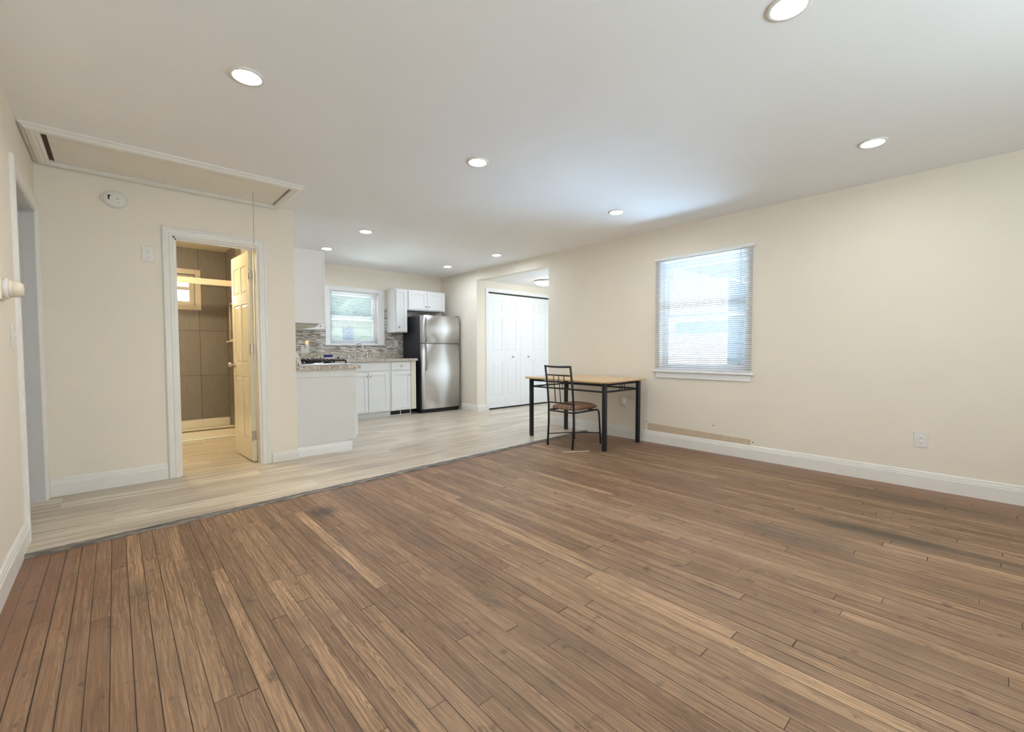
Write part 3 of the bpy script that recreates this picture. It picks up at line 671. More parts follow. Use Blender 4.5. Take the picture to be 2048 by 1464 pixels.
bl_ = thing('bathroom_ceiling_lamp', 'small ceiling lamp inside the bathroom', 'ceiling lamp', (.35, 5.45, H - .03))
MB().lathe([(.12, 0), (.12, -.02), (.11, -.03), (.11, 0)], 32).obj('rim', M['nickel'], bl_)
MB().lathe([(.11, -.02), (.10, -.05), (.06, -.075), (0, -.08)], 32).obj('glass_bowl', M['bath_dome'], bl_)

# ---------------------------------------------------------------- attic hatch
ah = thing('attic_hatch', 'attic hatch with moulded frame and pull cord in the ceiling', 'attic hatch', (0, 0, H))
hx0, hx1, hy0, hy1 = XL + .006, 1.205, 3.865, 4.602
iw = .083
crown = [(0, 0), (0, -.010), (.012, -.014), (.026, -.030), (.046, -.034), (.060, -.028), (.070, -.030), (.083, -.022), (.083, 0)]
def frame_member(x0, y0, x1, y1, nx, ny):
    """mitred moulding from (x0,y0) to (x1,y1), inward normal (nx,ny)"""
    dx, dy = x1 - x0, y1 - y0; L_ = math.hypot(dx, dy); dx /= L_; dy /= L_; mb = MB()
    a = [(x0 + nx * p[0] + dx * p[0], y0 + ny * p[0] + dy * p[0], p[1]) for p in crown]; b = [(x1 + nx * p[0] - dx * p[0], y1 + ny * p[0] - dy * p[0], p[1]) for p in crown]
    k = len(crown); mb.add(a + b, [(i, (i + 1) % k, k + (i + 1) % k, k + i) for i in range(k)]); return mb
for a in ((hx0, hy0, hx1, hy0, 0, 1), (hx1, hy0, hx1, hy1, -1, 0), (hx1, hy1, hx0, hy1, 0, -1), (hx0, hy1, hx0, hy0, 1, 0)):
    frame_member(*a).obj('frame_moulding', M['trim'], ah)
MB().box(hx0 + iw - .002, hx1 - iw + .002, hy0 + iw - .002, hy1 - iw + .002, -.0015, -.0005).obj('dark_gap', M['gap'], ah, label='dark gap around the hatch panel')
MB().box(hx0 + iw + .026, hx1 - iw - .012, hy0 + iw - .001, hy1 - iw - .007, -.014, -.0016, .001).obj('hatch_panel', M['hatch'], ah)
for (x, y) in ((.33, 4.02), (.33, 4.42), (.80, 4.02), (.86, 4.42)): MB().lathe([(.0, -.0155), (.004, -.0150), (.004, -.0138)], 10, 0, T(x, y, 0)).obj('screw', M['nickel'], ah)
pc = MB().tube([(.905, 4.27, -.014), (.9052, 4.27, -.20), (.9048, 4.27, -.438)], .0022, 8).obj('pull_cord', M['cord'], ah)
MB().tube([(.905, 4.27, -.430), (.899, 4.265, -.445), (.908, 4.262, -.462), (.930, 4.262, -.482), (.945, 4.262, -.492)], [.004, .006, .005, .0055, .003], 8).obj('knot', M['cordknot'], pc)

# ---------------------------------------------------------------- wall devices
def toggle_plate(mb, w, h, t, axis_xf): mb.box(-w / 2, w / 2, -h / 2, h / 2, 0, t, .003, 0, axis_xf); return mb
FACE_NY = Matrix(((1, 0, 0, 0), (0, 0, -1, 0), (0, 1, 0, 0), (0, 0, 0, 1)))      # local (u, v, out) -> (x, z, -y)
FACE_NX = Matrix(((0, 0, -1, 0), (-1, 0, 0, 0), (0, 1, 0, 0), (0, 0, 0, 1)))     # -> (-y, z, -x)
FACE_PX = Matrix(((0, 0, 1, 0), (1, 0, 0, 0), (0, 1, 0, 0), (0, 0, 0, 1)))       # -> (y, z, +x)
def switch(loc, face, label, w=.072, h=.117):
    t = thing('light_switch', label, 'light switch', loc)
    toggle_plate(MB(), w, h, .006, face).obj('plate', M['plate'], t)
    MB().box(-.006, .006, -.013, .013, .0055, .008, .001, 0, face).box(-.004, .004, -.001, .011, .0075, .017, .0015, 0, face).obj('toggle', M['plastic_w'], t)
    for v in (-.030, .030): MB().lathe([(.0032, 0), (.0032, .0012), (0, .0018)], 10, 0, face @ T(0, v, .0055)).obj('screw', M['nickel'], t)
    return t
def outlet(loc, face, label, w=.072, h=.117, upper=True):
    t = thing('power_outlet', label, 'outlet', loc)
    toggle_plate(MB(), w, h, .006, face).obj('plate', M['plate'], t)
    for v in (.0195, -.0195):
        if v > 0 and not upper: continue
        r = MB().lathe([(.0170, .0), (.0170, .0018), (.0160, .0024), (0, .0024)], 24, 0, face @ T(0, v, .0055)).obj('socket', M['plastic_w'], t)
        MB().box(-.0075, -.0050, v + .001, v + .009, .0070, .0082, 0, 0, face).box(.0050, .0075, v + .001, v + .008, .0070, .0082, 0, 0, face).lathe([(.0028, 0), (.0028, .0012), (0, .0012)], 10, 0, face @ T(0, v - .007, .0070)).obj('slot', M['dark'], r)
    return t
switch((.222, Y1, 1.850), FACE_NY, 'white toggle switch plate left of the bathroom doorway', .082, .124)
switch((XL, 3.425, 1.155), FACE_PX, 'white switch plate at the left edge under the round thermostat')
switch((XR, 6.165, 1.190), FACE_NX, 'cream switch plate between refrigerator and opening')
outlet((XR, .388, .378), FACE_NX, 'white double outlet low on the bare right wall', .084, .120)
outlet((XR, 6.283, .387), FACE_NX, 'white outlet low between refrigerator and opening')
outlet((XR, 3.035, .395), FACE_NX, 'white outlet on the wall beneath the table', .084, .125, False)
pl = thing('plug_in_device', 'white plug-in device stuck in the outlet beneath the table', 'plug-in device', (XR - .0075, 3.045, .442))
MB().box(-.024, .024, -.020, .050, 0, .032, .008, 0, FACE_NX, 3).obj('body', M['plastic_w'], pl)
for s in (-1, 1): MB().lathe([(.013, 0), (.013, .018), (.008, .022), (0, .022)], 14, 0, FACE_NX @ T(s * .017, -.030, .004)).obj('round_foot', M['plastic_w'], pl)
sa = thing('smoke_alarm', 'oval white smoke alarm with dark display on the wall under the attic hatch', 'smoke alarm', (.036, Y1, 2.238))
MB().lathe([(.066, 0), (.066, .014), (.062, .016)], 36, 0, FACE_NY @ Matrix.Diagonal((1.12, .98, 1, 1))).obj('base', M['plate'], sa)
MB().lathe([(.062, .014), (.063, .026), (.056, .036), (.040, .040), (0, .042)], 36, 0, FACE_NY @ Matrix.Diagonal((1.12, .98, 1, 1))).obj('cover', M['plate'], sa)
MB().box(-.086, -.050, -.018, .020, 0, .026, .007, 0, FACE_NY, 2).obj('battery_tab', M['plate'], sa)
MB().box(-.043, -.022, -.012, .024, .036, .0405, .001, 0, FACE_NY).obj('display', M['dark'], sa, label='small dark display')
MB().box(.006, .022, .000, .003, .040, .0425, 0, 0, FACE_NY).obj('sound_slot', M['dark'], sa)
MB().box(-.006, .006, -.006, .006, .037, .0405, 0, 0, FACE_NY @ T(.018, -.026, 0) @ Matrix.Rotation(PI / 4, 4, 'Z')).obj('diamond_mark', M['nickel'], sa)
th = thing('thermostat', 'round-knob cream thermostat sticking out at the left edge', 'thermostat', (XL, 3.165, 1.372))
MB().box(-.060, .060, -.055, .055, 0, .010, .004, 0, FACE_PX).obj('base_plate', M['ivory'], th)
MB().lathe([(.050, 0), (.050, .016), (.046, .020)], 30, 0, FACE_PX @ T(0, 0, .009)).obj('collar', M['plate'], th)
MB().lathe([(.038, 0), (.040, .004), (.040, .012), (.037, .014), (.039, .016), (.038, .034), (.030, .044), (.026, .048), (0, .048)], 30, 0, FACE_PX @ T(0, 0, .027)).obj('dial', M['ivory'], th)
# patch of bare primer on the right wall above the baseboard
bp = MB(); pts_t = []; 
NN = 60
for i in range(NN + 1):
    y = 1.61 + (2.735 - 1.61) * i / NN; pts_t.append((y, .190 + .028 * (y - 1.61) + random.uniform(-.0015, .0015)))
poly = [(1.61, .132)] + pts_t + [(2.735, .132)]
poly = [(2.735, .132)] + list(reversed(pts_t)) + [(1.61, .132)]
bp.prism(poly, 'x', XR - .0012, XR + .001)
b_ = bp.obj('bare_patch', M['bare'], wall_right, label='unpainted tan strip above the baseboard')
nb = MB()
for (y, z) in ((2.745, .232), (1.590, .168), (1.975, .285)): nb.lathe([(.006, 0), (.005, .003), (0, .004)], 8, 0, FACE_NX @ T(-y, z, 0))
nb.obj('nail_hole', M['gap'], wall_right, (XR, 0, 0), label='dark nail holes')

# ---------------------------------------------------------------- cabinets
def knob(parent, loc, face=FACE_NY, s=1.0):
    return MB().lathe([(.007 * s, 0), (.005 * s, .004), (.005 * s, .012), (.013 * s, .017), (.0145 * s, .022), (.010 * s, .027), (0, .028)], 16, 0, T(*loc) @ face).obj('knob', M['nickel'], parent, label='round nickel knob')
def shaker(parent, name, x0, x1, z0, z1, yf, fw=.055, t=.019, mat='cab'):
    """shaker front facing -y; yf = its front face"""
    mb = MB()
    if z1 - z0 < .16: mb.box(x0, x1, yf, yf + t, z0, z1, .0025)
    else:
        mb.box(x0, x0 + fw, yf, yf + t, z0, z1, .0015).box(x1 - fw, x1, yf, yf + t, z0, z1, .0015).box(x0 + fw, x1 - fw, yf, yf + t, z0, z0 + fw, .0015).box(x0 + fw, x1 - fw, yf, yf + t, z1 - fw, z1, .0015)
        mb.box(x0 + fw - .002, x1 - fw + .002, yf + .009, yf + t - .002, z0 + fw - .002, z1 - fw + .002)
    return mb.obj(name, M[mat], parent)
YC = 6.47     # face of the back run's doors
sb = thing('sink_base_cabinet', 'white double-door cabinet beneath the kitchen sink', 'cabinet', (0, 0, VZ))
MB().box(2.40, 3.238, YC + .020, YB - .02, .09, .885).obj('body', M['cab'], sb)
MB().box(2.40, 3.238, YC + .075, YC + .090, 0, .09).obj('toe_kick', M['cab'], sb)
shaker(sb, 'false_drawer_front', 2.50, 3.215, .742, .868, YC)
for x0, x1, kx in ((2.50, 2.872, 2.848), (2.880, 3.215, 2.905)):
    d = shaker(sb, 'door', x0, x1, .10, .722, YC); knob(d, (kx, YC, .655))
nb_ = thing('drawer_base_cabinet', 'narrow white cabinet with one drawer left of the refrigerator', 'cabinet', (0, 0, VZ))
MB().box(3.240, 3.700, YC + .020, YB - .02, .09, .885).obj('body', M['cab'], nb_)
d = shaker(nb_, 'drawer', 3.262, 3.600, .742, .868, YC); knob(d, (3.43, YC, .805))
d = shaker(nb_, 'door', 3.262, 3.600, .10, .722, YC); knob(d, (3.572, YC, .655))
MB().box(3.612, 3.700, YC + .006, YC + .022, .09, .885, .001).obj('filler_strip', M['cream_cab'], nb_, label='cream filler strip')
MB().box(3.240, 3.64, YC + .075, YC + .090, 0, .09).obj('toe_kick', M['cab'], nb_)
vg = thing('floor_vent', 'white heating vent with louvres coloured dark for the shaded inside in the toe kick near the refrigerator', 'vent', (3.445, YC + .074, VZ + .047))
vm = MB(); frame_boxes(vm, 'y', -.006, .001, -.185, .185, -.040, .040, .010); vm.box(-.006, .006, -.006, .001, -.030, .030)
vm.obj('frame', M['cab'], vg)
lv = MB()
for k in range(5): lv.box(-.175, -.006, -.004, -.001, -.026 + k * .0115, -.021 + k * .0115).box(.006, .175, -.004, -.001, -.026 + k * .0115, -.021 + k * .0115)
lv.obj('louvres', M['iron'], vg)  # dark colour on the louvres imitates the shaded vent interior
MB().box(-.178, .178, -.0008, .0008, -.032, .032).obj('dark_backing', M['dark'], vg)  # thin dark sheet standing in for shade behind the louvres
# stove run: end cabinet facing the living room
YP = 4.632
eb = thing('end_base_cabinet', 'white end cabinet beside the stove, facing the living room', 'cabinet', (0, 0, VZ))
MB().box(XK + .001, 1.900, YP, 4.742, .115, .868).box(XK + .001, 1.835, YP, 4.742, 0, .116).obj('body', M['panelgrey'], eb)
MB().box(XK + .001, 1.906, YP - .008, YP + .002, .790, .868, .001).obj('top_rail', M['panelgrey'], eb)
MB().box(1.902, 1.921, YP + .004, 4.742, .118, .868, .0015).box(1.921, 1.938, YP + .006, 4.740, .150, .862, .0015).obj('door', M['cab'], eb)
MB().prism([(YP + .002 - p[0], p[1]) for p in bb_poly(.095, .012)], 'x', XK + .002, 1.868).obj('base_moulding', M['trimw'], eb)
lb = thing('corner_base_cabinet', 'white corner cabinet behind the stove', 'cabinet', (0, 0, VZ))
MB().box(XK + .001, 1.900, 5.512, YB - .02, .09, .885).obj('body', M['cab'], lb)
# counters
ct = MB(); 
def slab(mb, poly, z0, z1): mb.prism(poly, 'z', z0, z1)
cpoly = [(XK + .001, 5.510), (1.955, 5.510), (1.955, 6.435), (3.712, 6.435), (3.722, 6.445), (3.722, YB - .012), (XK + .001, YB - .012)]
back_ct = thing('granite_countertop', 'long granite countertop along the sink wall left of the refrigerator', 'countertop', (0, 0, 0))
m_ = MB(); slab(m_, cpoly, .897, .934); m_.obj('worktop', M['granite'], back_ct)
tag(MB().box(XK + .020, 3.715, YB - .032, YB - .012, .9345, 1.030, .002).obj('granite_upstand', M['granite']), 'low granite upstand along the wall behind the faucet', 'backsplash')
fc = thing('granite_counter_end', 'granite counter end in front of the stove', 'countertop', (0, 0, 0))
m_ = MB(); cr = .05
arc = [(1.972 - cr + cr * math.sin(a), 4.590 + cr - cr * math.cos(a)) for a in [PI / 2 * k / 8 for k in range(9)]]
slab(m_, [(XK + .001, 4.590)] + arc + [(1.972, 4.742), (XK + .001, 4.742)], .879, .914); m_.obj('worktop', M['granite'], fc)
ss = [(4.598, .914), (4.742, .914), (4.742, 1.0), (4.640, 1.0), (4.618, .995), (4.604, .982), (4.598, .962)]
MB().prism(ss, 'x', XK + .001, XK + .024).obj('side_splash', M['granite'], fc)
# mosaic backsplash
ms = MB(); ms.box(XK + .001, WK[0] - .066, YB - .010, YB + .001, 1.031, 1.40).box(WK[0] - .066, WK[1] + .101, YB - .010, YB + .001, 1.031, WK[2] - .022).box(WK[1] + .101, XR - .75, YB - .010, YB + .001, .93, 1.78)
ms.box(XR - .75, XR - .13, YB - .010, YB + .001, 1.30, 1.78)
struct('trim_8', ms, M['mosaic'], label='grey linear mosaic backsplash')
# stove
stv = thing('gas_stove', 'gas stove with black grates behind the granite counter end', 'stove', (0, 0, 0))
MB().box(XK + .03, 1.915, 4.746, 5.506, VZ + .03, .905, .004).obj('body', M['steel'], stv)
MB().box(XK + .03, 1.925, 4.748, 5.504, .905, .932, .006).obj('cooktop', M['steel'], stv)
MB().prism([(XK + .03, .932), (XK + .095, .932), (XK + .062, 1.045), (XK + .03, 1.052)], 'y', 4.752, 5.500).obj('backguard', M['steel'], stv)
for gy in (4.775, 5.135):
    gm = MB(); gx0, gx1, g1 = XK + .110, 1.870, gy + .345
    for y in (gy, (gy + g1) / 2, g1): gm.tube([(gx0, y, .962), (gx1, y, .962)], .0075, 8)
    for x in (gx0, gx0 + (gx1 - gx0) / 3, gx0 + 2 * (gx1 - gx0) / 3, gx1): gm.tube([(x, gy, .962), (x, g1, .962)], .0075, 8)
    for x in (gx0, (gx0 + gx1) / 2, gx1):
        for y in (gy, g1): gm.tube([(x, y, .962), (x, y, .932)], .009, 8)
    nx = 9
    for k in range(nx):
        x = gx0 + (gx1 - gx0) * (k + .5) / nx
        for y in (gy, g1): gm.box(x - .012, x + .012, y - .007, y + .007, .962, .977, .003)
    gm.obj('grate', M['iron'], stv)
    for bx in (XK + .22, 1.74):
        MB().lathe([(.050, .932), (.050, .940), (.036, .942), (.036, .950), (.012, .952), (0, .952)], 20, 0, T(bx, gy + .17, 0)).obj('burner', M['iron'], stv)
for k in range(5):
    MB().lathe([(.022, 0), (.022, .008), (.018, .028), (0, .030)], 16, 0, T(1.915, 4.86 + k * .13, .86) @ TO_POS_X).obj('knob', M['steel'], stv)
# upper cabinets
uc = thing('tall_wall_cabinet', 'tall white wall cabinet hanging over the stove beside the bathroom wall', 'cabinet', (0, 0, 0))
MB().box(XK + .001, 1.588, 4.618, 5.50, 1.345, 2.075, .001).obj('body', M['cab'], uc)
for (a, b) in ((4.622, 5.055), (5.061, 5.496)):
    dm_ = MB(); dm_.box(1.590, 1.609, a, b, 1.352, 2.068, .002); d = dm_.obj('door', M['cab'], uc)
    knob(d, (1.609, b - .03 if a < 5 else a + .03, 1.40), FACE_PX)
hd = thing('range_hood', 'slim almond range hood under the tall wall cabinet', 'range hood', (0, 0, 0))
MB().prism([(XK + .002, 1.344), (1.590, 1.344), (1.600, 1.336), (1.560, 1.312), (XK + .002, 1.318)], 'y', 4.80, 5.49).obj('body', M['hood'], hd)
cu = thing('corner_wall_cabinet', 'white corner wall cabinet left of the kitchen window', 'cabinet', (0, 0, 0))
MB().box(XK + .001, 2.318, 6.775, YB - .003, 1.375, 2.085, .001).obj('body', M['cab'], cu)
d = shaker(cu, 'door', 1.62, 2.310, 1.383, 2.078, 6.755); knob(d, (2.275, 6.755, 1.435))
ru = thing('narrow_wall_cabinet', 'narrow white wall cabinet right of the kitchen window', 'cabinet', (0, 0, 0))
MB().box(3.486, 3.712, 6.768, YB - .012, 1.370, 2.100, .001).obj('body', M['cab'], ru)
d = shaker(ru, 'door', 3.502, 3.700, 1.382, 2.088, 6.748); knob(d, (3.545, 6.748, 1.455))
fu = thing('over_fridge_cabinet', 'short white two-door wall cabinet above the refrigerator', 'cabinet', (0, 0, 0))
MB().box(3.715, 4.472, 6.768, YB - .012, 1.750, 2.100, .001).obj('body', M['cab'], fu)
d = shaker(fu, 'door', 3.735, 4.088, 1.766, 2.084, 6.748); knob(d, (4.060, 6.748, 1.825))
d = shaker(fu, 'door', 4.094, 4.452, 1.766, 2.084, 6.748); knob(d, (4.122, 6.748, 1.825))
# ---------------------------------------------------------------- refrigerator
fr = thing('refrigerator', 'stainless top-freezer refrigerator with black sides', 'refrigerator', (4.166, 6.40, VZ))
fw, fy = .388, .068
MB().box(-fw, fw, fy, .640, .04, 1.632, .006).obj('body', M['fridge_side'], fr, label='black side')
MB().box(-fw + .01, fw - .01, fy - .010, fy + .02, 0.0, .075, .003).obj('kick_grille', M['dark'], fr)
def bowed(z0, z1, nm):
    n_ = 24; mb = MB(); fr_, bk = [], []
    for i in range(n_ + 1):
        t = -1 + 2 * i / n_; x = t * fw
        e = .022 * (1 - max(0, (abs(t) - .94) / .06) ** 2) if abs(t) > .94 else .022
        fr_.append((x, fy - .042 - e - .010 * (1 - t * t)))
    poly = fr_ + [(fw, fy - .004), (-fw, fy - .004)]
    mb.prism(poly, 'z', z0, z1, 0, None, True)
    return mb.obj(nm, M['steel'], fr)
fz = bowed(1.176, 1.640, 'freezer_door'); fd = bowed(.072, 1.164, 'fresh_food_door')
for d in (fz, fd):
    for p in d.data.polygons: p.use_smooth = abs(p.normal.z) < .5 and p.normal.y < -.2
def handle(z0, z1, par):
    x = -fw + .070; yb = fy - .060; pts = [(x, yb, z0), (x, yb - .030, z0 + (.02 if z1 > z0 else -.02))]
    for k in range(1, 8): pts.append((x, yb - .030 - .022 * math.sin(PI * k / 8), z0 + (z1 - z0) * k / 8))
    pts += [(x, yb - .030, z1 - (.02 if z1 > z0 else -.02)), (x, yb, z1)]
    MB().tube(pts, .0125, 12).obj('handle', M['handle_steel'], par, label='long bowed steel handle')
handle(1.19, 1.60, fz); handle(1.15, .72, fd)
bd = MB().lathe([(.019, 0), (.019, .002), (.016, .003), (.0155, .002), (0, .002)], 24, 0, T(fw - .060, fy - .060, 1.585) @ TO_NEG_Y).obj('badge', M['chrome'], fz, label='small round emblem')
MB().lathe([(.006, 0), (.006, .002), (0, .002)], 10, 0, T(fw - .035, fy - .058, .90) @ TO_NEG_Y).obj('lock_plug', M['dark'], fd)
MB().box(fw - .075, fw - .012, fy - .05, fy + .04, 1.632, 1.652, .004).obj('hinge_cover', M['dark'], fr)

# ---------------------------------------------------------------- sink things
fa = thing('kitchen_faucet', 'chrome gooseneck faucet with two lever handles beneath the window', 'faucet', (2.880, 6.955, .934))
MB().box(-.13, .13, -.022, .022, 0, .012, .005, 0, None, 2).obj('deck_plate', M['chrome'], fa)
pts = [(0, 0, .008), (0, 0, .15)] + [(0.0 + .042 * (1 - math.cos(a)), -.050 * (1 - math.cos(a)), .16 + .085 * math.sin(a)) for a in [PI * k / 10 for k in range(0, 10)]] + [(.084, -.10, .135)]
MB().lathe([(.022, .008), (.018, .03), (.012, .05)], 16).tube(pts, .0105, 12).obj('spout', M['chrome'], fa)
for s in (-1, 1):
    MB().lathe([(.020, .008), (.018, .03), (.013, .04), (.013, .055), (0, .058)], 16, 0, T(s * .105, 0, 0)).tube([(s * .105, 0, .05), (s * .112, -.012, .066), (s * .150, -.035, .078)], [.008, .007, .005], 8).obj('lever_handle', M['chrome'], fa)
sp = thing('sink_sprayer', 'chrome side sprayer right of the faucet', 'sprayer', (3.080, 6.955, .934))
MB().lathe([(.020, 0), (.020, .01), (.013, .016), (.012, .05), (.015, .075), (.017, .095), (.012, .105), (0, .107)], 16).obj('body', M['chrome'], sp)
sk = thing('kitchen_sink', 'steel sink rim set in the granite in front of the faucet', 'sink', (2.88, 6.72, .934))
rim = MB(); rim.box(-.36, .36, -.215, -.195, .0005, .004, .001).box(-.36, .36, .175, .195, .0005, .004, .001).box(-.36, -.34, -.195, .175, .0005, .004, .001).box(.34, .36, -.195, .175, .0005, .004, .001)
rim.obj('rim', M['steel'], sk)
MB().box(-.34, .34, -.195, .175, .0004, .0016).obj('basin', M['nickel'], sk)
sg = tag(MB().box(-.055, .055, -.032, .032, 0, .040, .008, 0, None, 2).obj('sponge', M['blue']), 'dark blue sponge lying on the pale pink box', 'sponge')
sg.location = (2.385, 6.760, .934 + .032)
pk = tag(MB().box(-.062, .062, -.040, .040, 0, .032, .003).obj('soap_box', M['pink']), 'pale pink box under the blue sponge on the counter', 'box'); pk.location = (2.385, 6.760, .934)
so = tag(MB().lathe([(.034, 0), (.036, .006), (.030, .012), (.012, .016), (.010, .026), (.014, .032), (0, .036)], 20).obj('sink_stopper', M['dark']), 'small black sink stopper on the counter left of the faucet', 'stopper'); so.location = (2.61, 6.97, .934)
ko = outlet((2.146, YB - .010, 1.087), FACE_NY, 'wide double outlet plate on the mosaic tiles left of the kitchen window', .118, .124)
nl = thing('night_light', 'amber plug-in night light on the kitchen outlet', 'night light', (2.168, YB - .018, 1.165))
MB().box(-.024, .024, -.052, -.004, 0, .028, .006, 0, FACE_NY, 2).obj('plug_body', M['plastic_w'], nl)
MB().sphere((0, -.022, .022), .028, 16, 0, (.95, .6, 1.25)).obj('shade', M['night'], nl, label='amber glowing shade')
outlet((3.655, YB - .010, 1.180), FACE_NY, 'pale switch plate on the mosaic tiles beside the refrigerator', .075, .124)

# ---------------------------------------------------------------- bathroom things
sbse = thing('shower_tray', 'low cream acrylic shower tray at the end of the bathroom', 'shower tray', (0, 0, VZ))
MB().box(-.59, 1.148, 6.352, 6.368, .004, .098, .003).box(-.59, 1.148, 6.352, 6.440, .118, .130, .004).box(-.59, 1.148, 6.430, YB - .032, 0, .050).box(-.59, 1.148, 6.965, YB - .032, .05, .16, .01).obj('pan', M['curb'], sbse)
MB().box(-.59, 1.148, 6.358, 6.438, .096, .120).obj('threshold_band', M['curb_band'], sbse, label='brown band along the threshold')
MB().box(-.59, 1.148, 6.336, 6.353, 0, .014, .004).obj('quarter_round', M['trimw'], sbse)
sr = thing('shower_door_rail', 'long cream rail across the shower opening in front of the window', 'shower rail', (0, 0, 0))
MB().box(-.598, 1.149, 6.395, 6.445, 1.868, 1.935, .006).box(-.598, 1.149, 6.388, 6.396, 1.862, 1.880, .002).obj('rail', M['bathframe'], sr)
nm = MB(); frame_boxes(nm, 'x', 1.143, 1.152, NI[0] - .03, NI[1] + .03, NI[2] - .02, NI[3] + .03, .028)
ns = thing('shower_niche', 'cream framed niche with shelf in the side wall of the shower', 'niche', (0, 0, 0))
nm.obj('frame', M['bathframe'], ns)
MB().box(1.105, 1.196, NI[0] - .05, NI[1] + .05, NI[2] - .035, NI[2] - .018, .003).obj('shelf', M['bathframe'], ns)
ck = MB(); pr_ = []
for i in range(25):
    t = i / 24; pr_.append((4.80 + .26 * t, .012 * math.sin(t * 22)))
front = [(XBR - .060 + p[1], p[0]) for p in pr_]; poly = front + [(XBR - .022, 5.06), (XBR - .022, 4.80)]
ck.prism(poly, 'z', .50, 1.62)
tag(ck.obj('hanging_towel', M['cloth']), 'dark cloth seen as a sliver through the bathroom door hinge gap', 'towel')

# ---------------------------------------------------------------- table and chair
tb = thing('dining_table', 'dining table with light wood top and black metal legs', 'table', (4.143, 3.322, 0), .009)
tx, ty, lx, ly = .404, .610, .326, .542
def rounded(w, h, r, n=6):
    p = []
    for (cx, cy, a0) in ((w - r, h - r, 0), (-w + r, h - r, PI / 2), (-w + r, -h + r, PI), (w - r, -h + r, 3 * PI / 2)):
        p += [(cx + r * math.cos(a0 + PI / 2 * k / n), cy + r * math.sin(a0 + PI / 2 * k / n)) for k in range(n + 1)]
    return p
tm = MB(); z0 = None
lay = [(.722, .010), (.727, .002), (.734, 0), (.741, .003), (.745, .009)]
rings = [[(x, y, z) for (x, y) in rounded(tx - ins, ty - ins, .045)] for (z, ins) in lay]; k = len(rings[0])
v = [q for r_ in rings for q in r_]
tm.add(v, [(i * k + j, i * k + (j + 1) % k, (i + 1) * k + (j + 1) % k, (i + 1) * k + j) for i in range(len(lay) - 1) for j in range(k)], True)
tm.add(rings[0] + rings[-1], [list(range(k))[::-1], list(range(k, 2 * k))])
tm.obj('tabletop', M['maple'], tb)
for i in (-1, 1):
    for j in (-1, 1):
        zf = VZ if j > 0 else 0.0
        MB().box(i * lx - .021, i * lx + .021, j * ly - .021, j * ly + .021, zf, .722, .004).obj('leg', M['black'], tb)
        
def apron(p0, p1, nrm):
    mb = MB(); p0 = Vector(p0); p1 = Vector(p1); d = (p1 - p0); L_ = d.length; d.normalize()
    for z in (.700, .625): mb.tube([p0 + Vector((0, 0, z)), p1 + Vector((0, 0, z))], .0095, 8)
    c = (p0 + p1) / 2
    for q in (-.045, 0, .045): mb.tube([c + d * q + Vector((0, 0, .625)), c + d * q + Vector((0, 0, .700))], .005, 8)
    for q in (.0, .045, .090): mb.tube([c + d * (q + .0225) + Vector((0, 0, .700)), c + d * (q + .0225) + Vector((0, 0, .723))], .005, 8)
    return mb
for a, b in (((-lx, -ly, 0), (-lx, ly, 0)), ((lx, -ly, 0), (lx, ly, 0)), ((-lx, -ly, 0), (lx, -ly, 0)), ((-lx, ly, 0), (lx, ly, 0))): apron(a, b, None).obj('apron_rail', M['black'], tb)
ch = thing('dining_chair', 'black metal chair with striped brown seat at the table', 'chair', (3.84, 3.225, 0), 0.0)
bx, fx, hy = -.215, .240, .182      # back leg x, front leg x, half depth across
for s in (-1, 1):
    MB().tube([(bx - .005, s * hy, 0), (bx + .012, s * hy, .25), (bx + .012, s * hy, .45), (bx - .008, s * hy, .66), (bx - .045, s * hy, .895)], .0115, 10).obj('back_post', M['black'], ch)
    pts = [(fx + .020, s * (hy + .012), 0), (fx + .002, s * (hy + .004), .33)] + [(fx - .040 + .040 * math.cos(a), s * hy, .355 + .040 * math.sin(a)) for a in [PI / 2 * k / 5 for k in range(6)]] + [(bx + .012, s * hy, .395)]
    MB().tube(pts, .0105, 10).obj('front_leg', M['black'], ch)
for q in (bx + .012, fx - .045): MB().tube([(q, -hy, .392), (q, hy, .392)], .0085, 8).obj('seat_rail', M['black'], ch)
MB().tube([(bx - .045, -hy - .008, .893), (bx - .058, -hy * .5, .889), (bx - .062, 0, .888), (bx - .058, hy * .5, .889), (bx - .045, hy + .008, .893)], .0115, 10).obj('top_rail', M['black'], ch)
def backpt(y, z): 
    t = (z - .45) / .445; return (bx + .012 - .057 * t ** 1.3 if t > 0 else bx + .012, y, z)
MB().tube([backpt(-hy, .795), backpt(hy, .795)], .0075, 8).obj('middle_rail', M['black'], ch)
MB().tube([backpt(-hy, .485), backpt(hy, .485)], .0075, 8).obj('lower_rail', M['black'], ch)
for q in (-.075, 0, .075): MB().tube([backpt(q, .485), backpt(q, .64), backpt(q, .795)], .005, 8).obj('spindle', M['black'], ch)
MB().tube([(bx + .002, -hy, .125), (0.01, 0, .135), (fx + .012, hy + .008, .125)], .006, 8).tube([(bx + .002, hy, .125), (0.01, 0, .135), (fx + .012, -hy - .008, .125)], .006, 8).obj('cross_stretcher', M['black'], ch)
cu_ = MB(); nx_, ny_ = 16, 14; top, bot = [], []
sx0, sx1, sw = bx + .022, fx + .022, .190
for i in range(nx_ + 1):
    for j in range(ny_ + 1):
        a, b = -1 + 2 * i / nx_, -1 + 2 * j / ny_
        # squircle outline
        kx = a * math.sqrt(max(0, 1 - .16 * b * b)); ky = b * math.sqrt(max(0, 1 - .16 * a * a))
        e = (1 - abs(a) ** 3.2) * (1 - abs(b) ** 3.2)
        x = (sx0 + sx1) / 2 + kx * (sx1 - sx0) / 2; y = ky * sw
        top.append((x, y, .425 + .052 * e ** .45)); bot.append((x, y, .425 - .020 * e ** .3))
N1 = (nx_ + 1) * (ny_ + 1); fcs = []
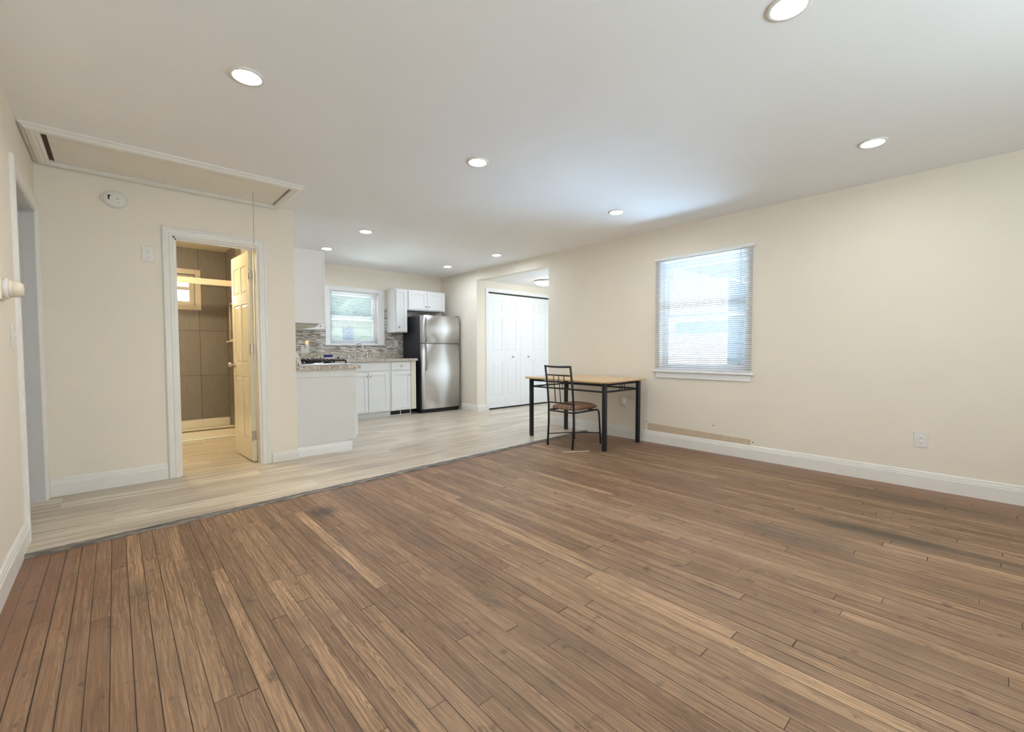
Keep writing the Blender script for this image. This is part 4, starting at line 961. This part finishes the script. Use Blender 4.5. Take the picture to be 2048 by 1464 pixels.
for i in range(nx_):
    for j in range(ny_):
        q = i * (ny_ + 1) + j; fcs.append((q, q + ny_ + 1, q + ny_ + 2, q + 1)); fcs.append((N1 + q, N1 + q + 1, N1 + q + ny_ + 2, N1 + q + ny_ + 1))
cu_.add(top + bot, fcs, True); cu_.obj('seat_cushion', M['fabric'], ch, label='brown striped cushion')
ws = tag(MB().box(-.150, .150, -.003, .003, 0, .005, .0015).obj('wood_sliver', M['pine']), 'thin pale wood sliver lying on the oak floor in front of the chair', 'wood sliver')
ws.location = (3.58, 2.955, .0005); ws.rotation_euler = (0, 0, math.atan2(-.159, .257))

# ---------------------------------------------------------------- outside
struct('ground', MB().box(XR + .9, 30, -20, 30, -.65, -.60), M['concrete'], label='pale paved ground outside')
struct('ground', MB().box(-20, XR + .9, YB + .3, 30, -.65, -.60), M['concrete'], label='pale paved ground behind the house')
nh = thing('white_shed', 'sunlit white outbuilding outside the right wall window', 'outbuilding', (0, 0, -.60))
MB().box(10.0, 14.0, 4.02, 9.5, 0, 3.25).obj('wall', M['sid_w'], nh)
MB().prism([(4.70, 3.25), (5.30, 3.25), (5.30, 3.64)], 'x', 10.0, 13.0).obj('gable', M['sid_w'], nh)
MB().box(9.96, 10.0, 4.02, 5.22, 2.04, 2.30).box(9.96, 10.0, 5.40, 9.5, 2.04, 2.30).obj('band', M['ext_pale'], nh)
MB().box(10.03, 14.0, 4.0, 4.02, 0, 3.20).obj('side_wall', M['sid_b'], nh, label='side wall coloured blue as its shaded face')  # blue sheet over the white wall stands in for its shaded side
wf = thing('white_fence', 'low white board fence right of the white outbuilding', 'fence', (0, 0, -.60))
MB().box(11.0, 11.05, -4.0, 4.0, 0, 2.02).obj('boards', M['sid_w'], wf)
bh = thing('blue_house', 'pale blue neighbouring house outside the right wall window', 'house', (0, 0, -.60))
MB().box(15.0, 22.0, -6, 13.0, 0, 9.0).obj('wall', M['sid_b'], bh)
MB().prism([(-6.3, 9.0), (13.3, 9.0), (3.5, 12)], 'x', 14.7, 22.3).obj('roof', M['roof'], bh)
yh = thing('yellow_house', 'pale sided house seen through the kitchen window', 'house', (0, 0, -.60))
MB().box(2.0, 9.0, 12.0, 16.0, 0, 2.47).obj('wall', M['sid_y'], yh)
MB().box(4.64, 4.90, 11.97, 12.02, 1.88, 2.29).obj('window', M['ext_blue'], yh)
MB().prism([(11.7, 2.47), (16.3, 2.47), (14, 2.75)], 'x', 1.7, 9.3).obj('roof', M['roof'], yh)
def tree(x, y, r, label):
    t = thing('tree', label, 'tree', (x, y, -.60))
    MB().lathe([(.22, 0), (.16, 2.0), (.10, 3.2)], 10).obj('trunk', M['gap'], t)
    mb = MB(); rnd = random.Random(int(x * 10))
    for k in range(38):
        a, b = rnd.uniform(0, 2 * PI), rnd.uniform(-.6, 1.0); q = r * math.sqrt(max(0, 1 - b * b * .8))
        mb.sphere((q * .62 * math.cos(a), q * .62 * math.sin(a), 3.2 + b * r * .8), rnd.uniform(.35, .62) * r, 10)
    mb.obj('crown', M['green'], t)
tree(7.0, 19.6, 1.9, 'green tree behind the pale house outside the kitchen window')
tree(10.7, 22.6, 1.9, 'farther green tree behind the pale house, at the right of the kitchen window')
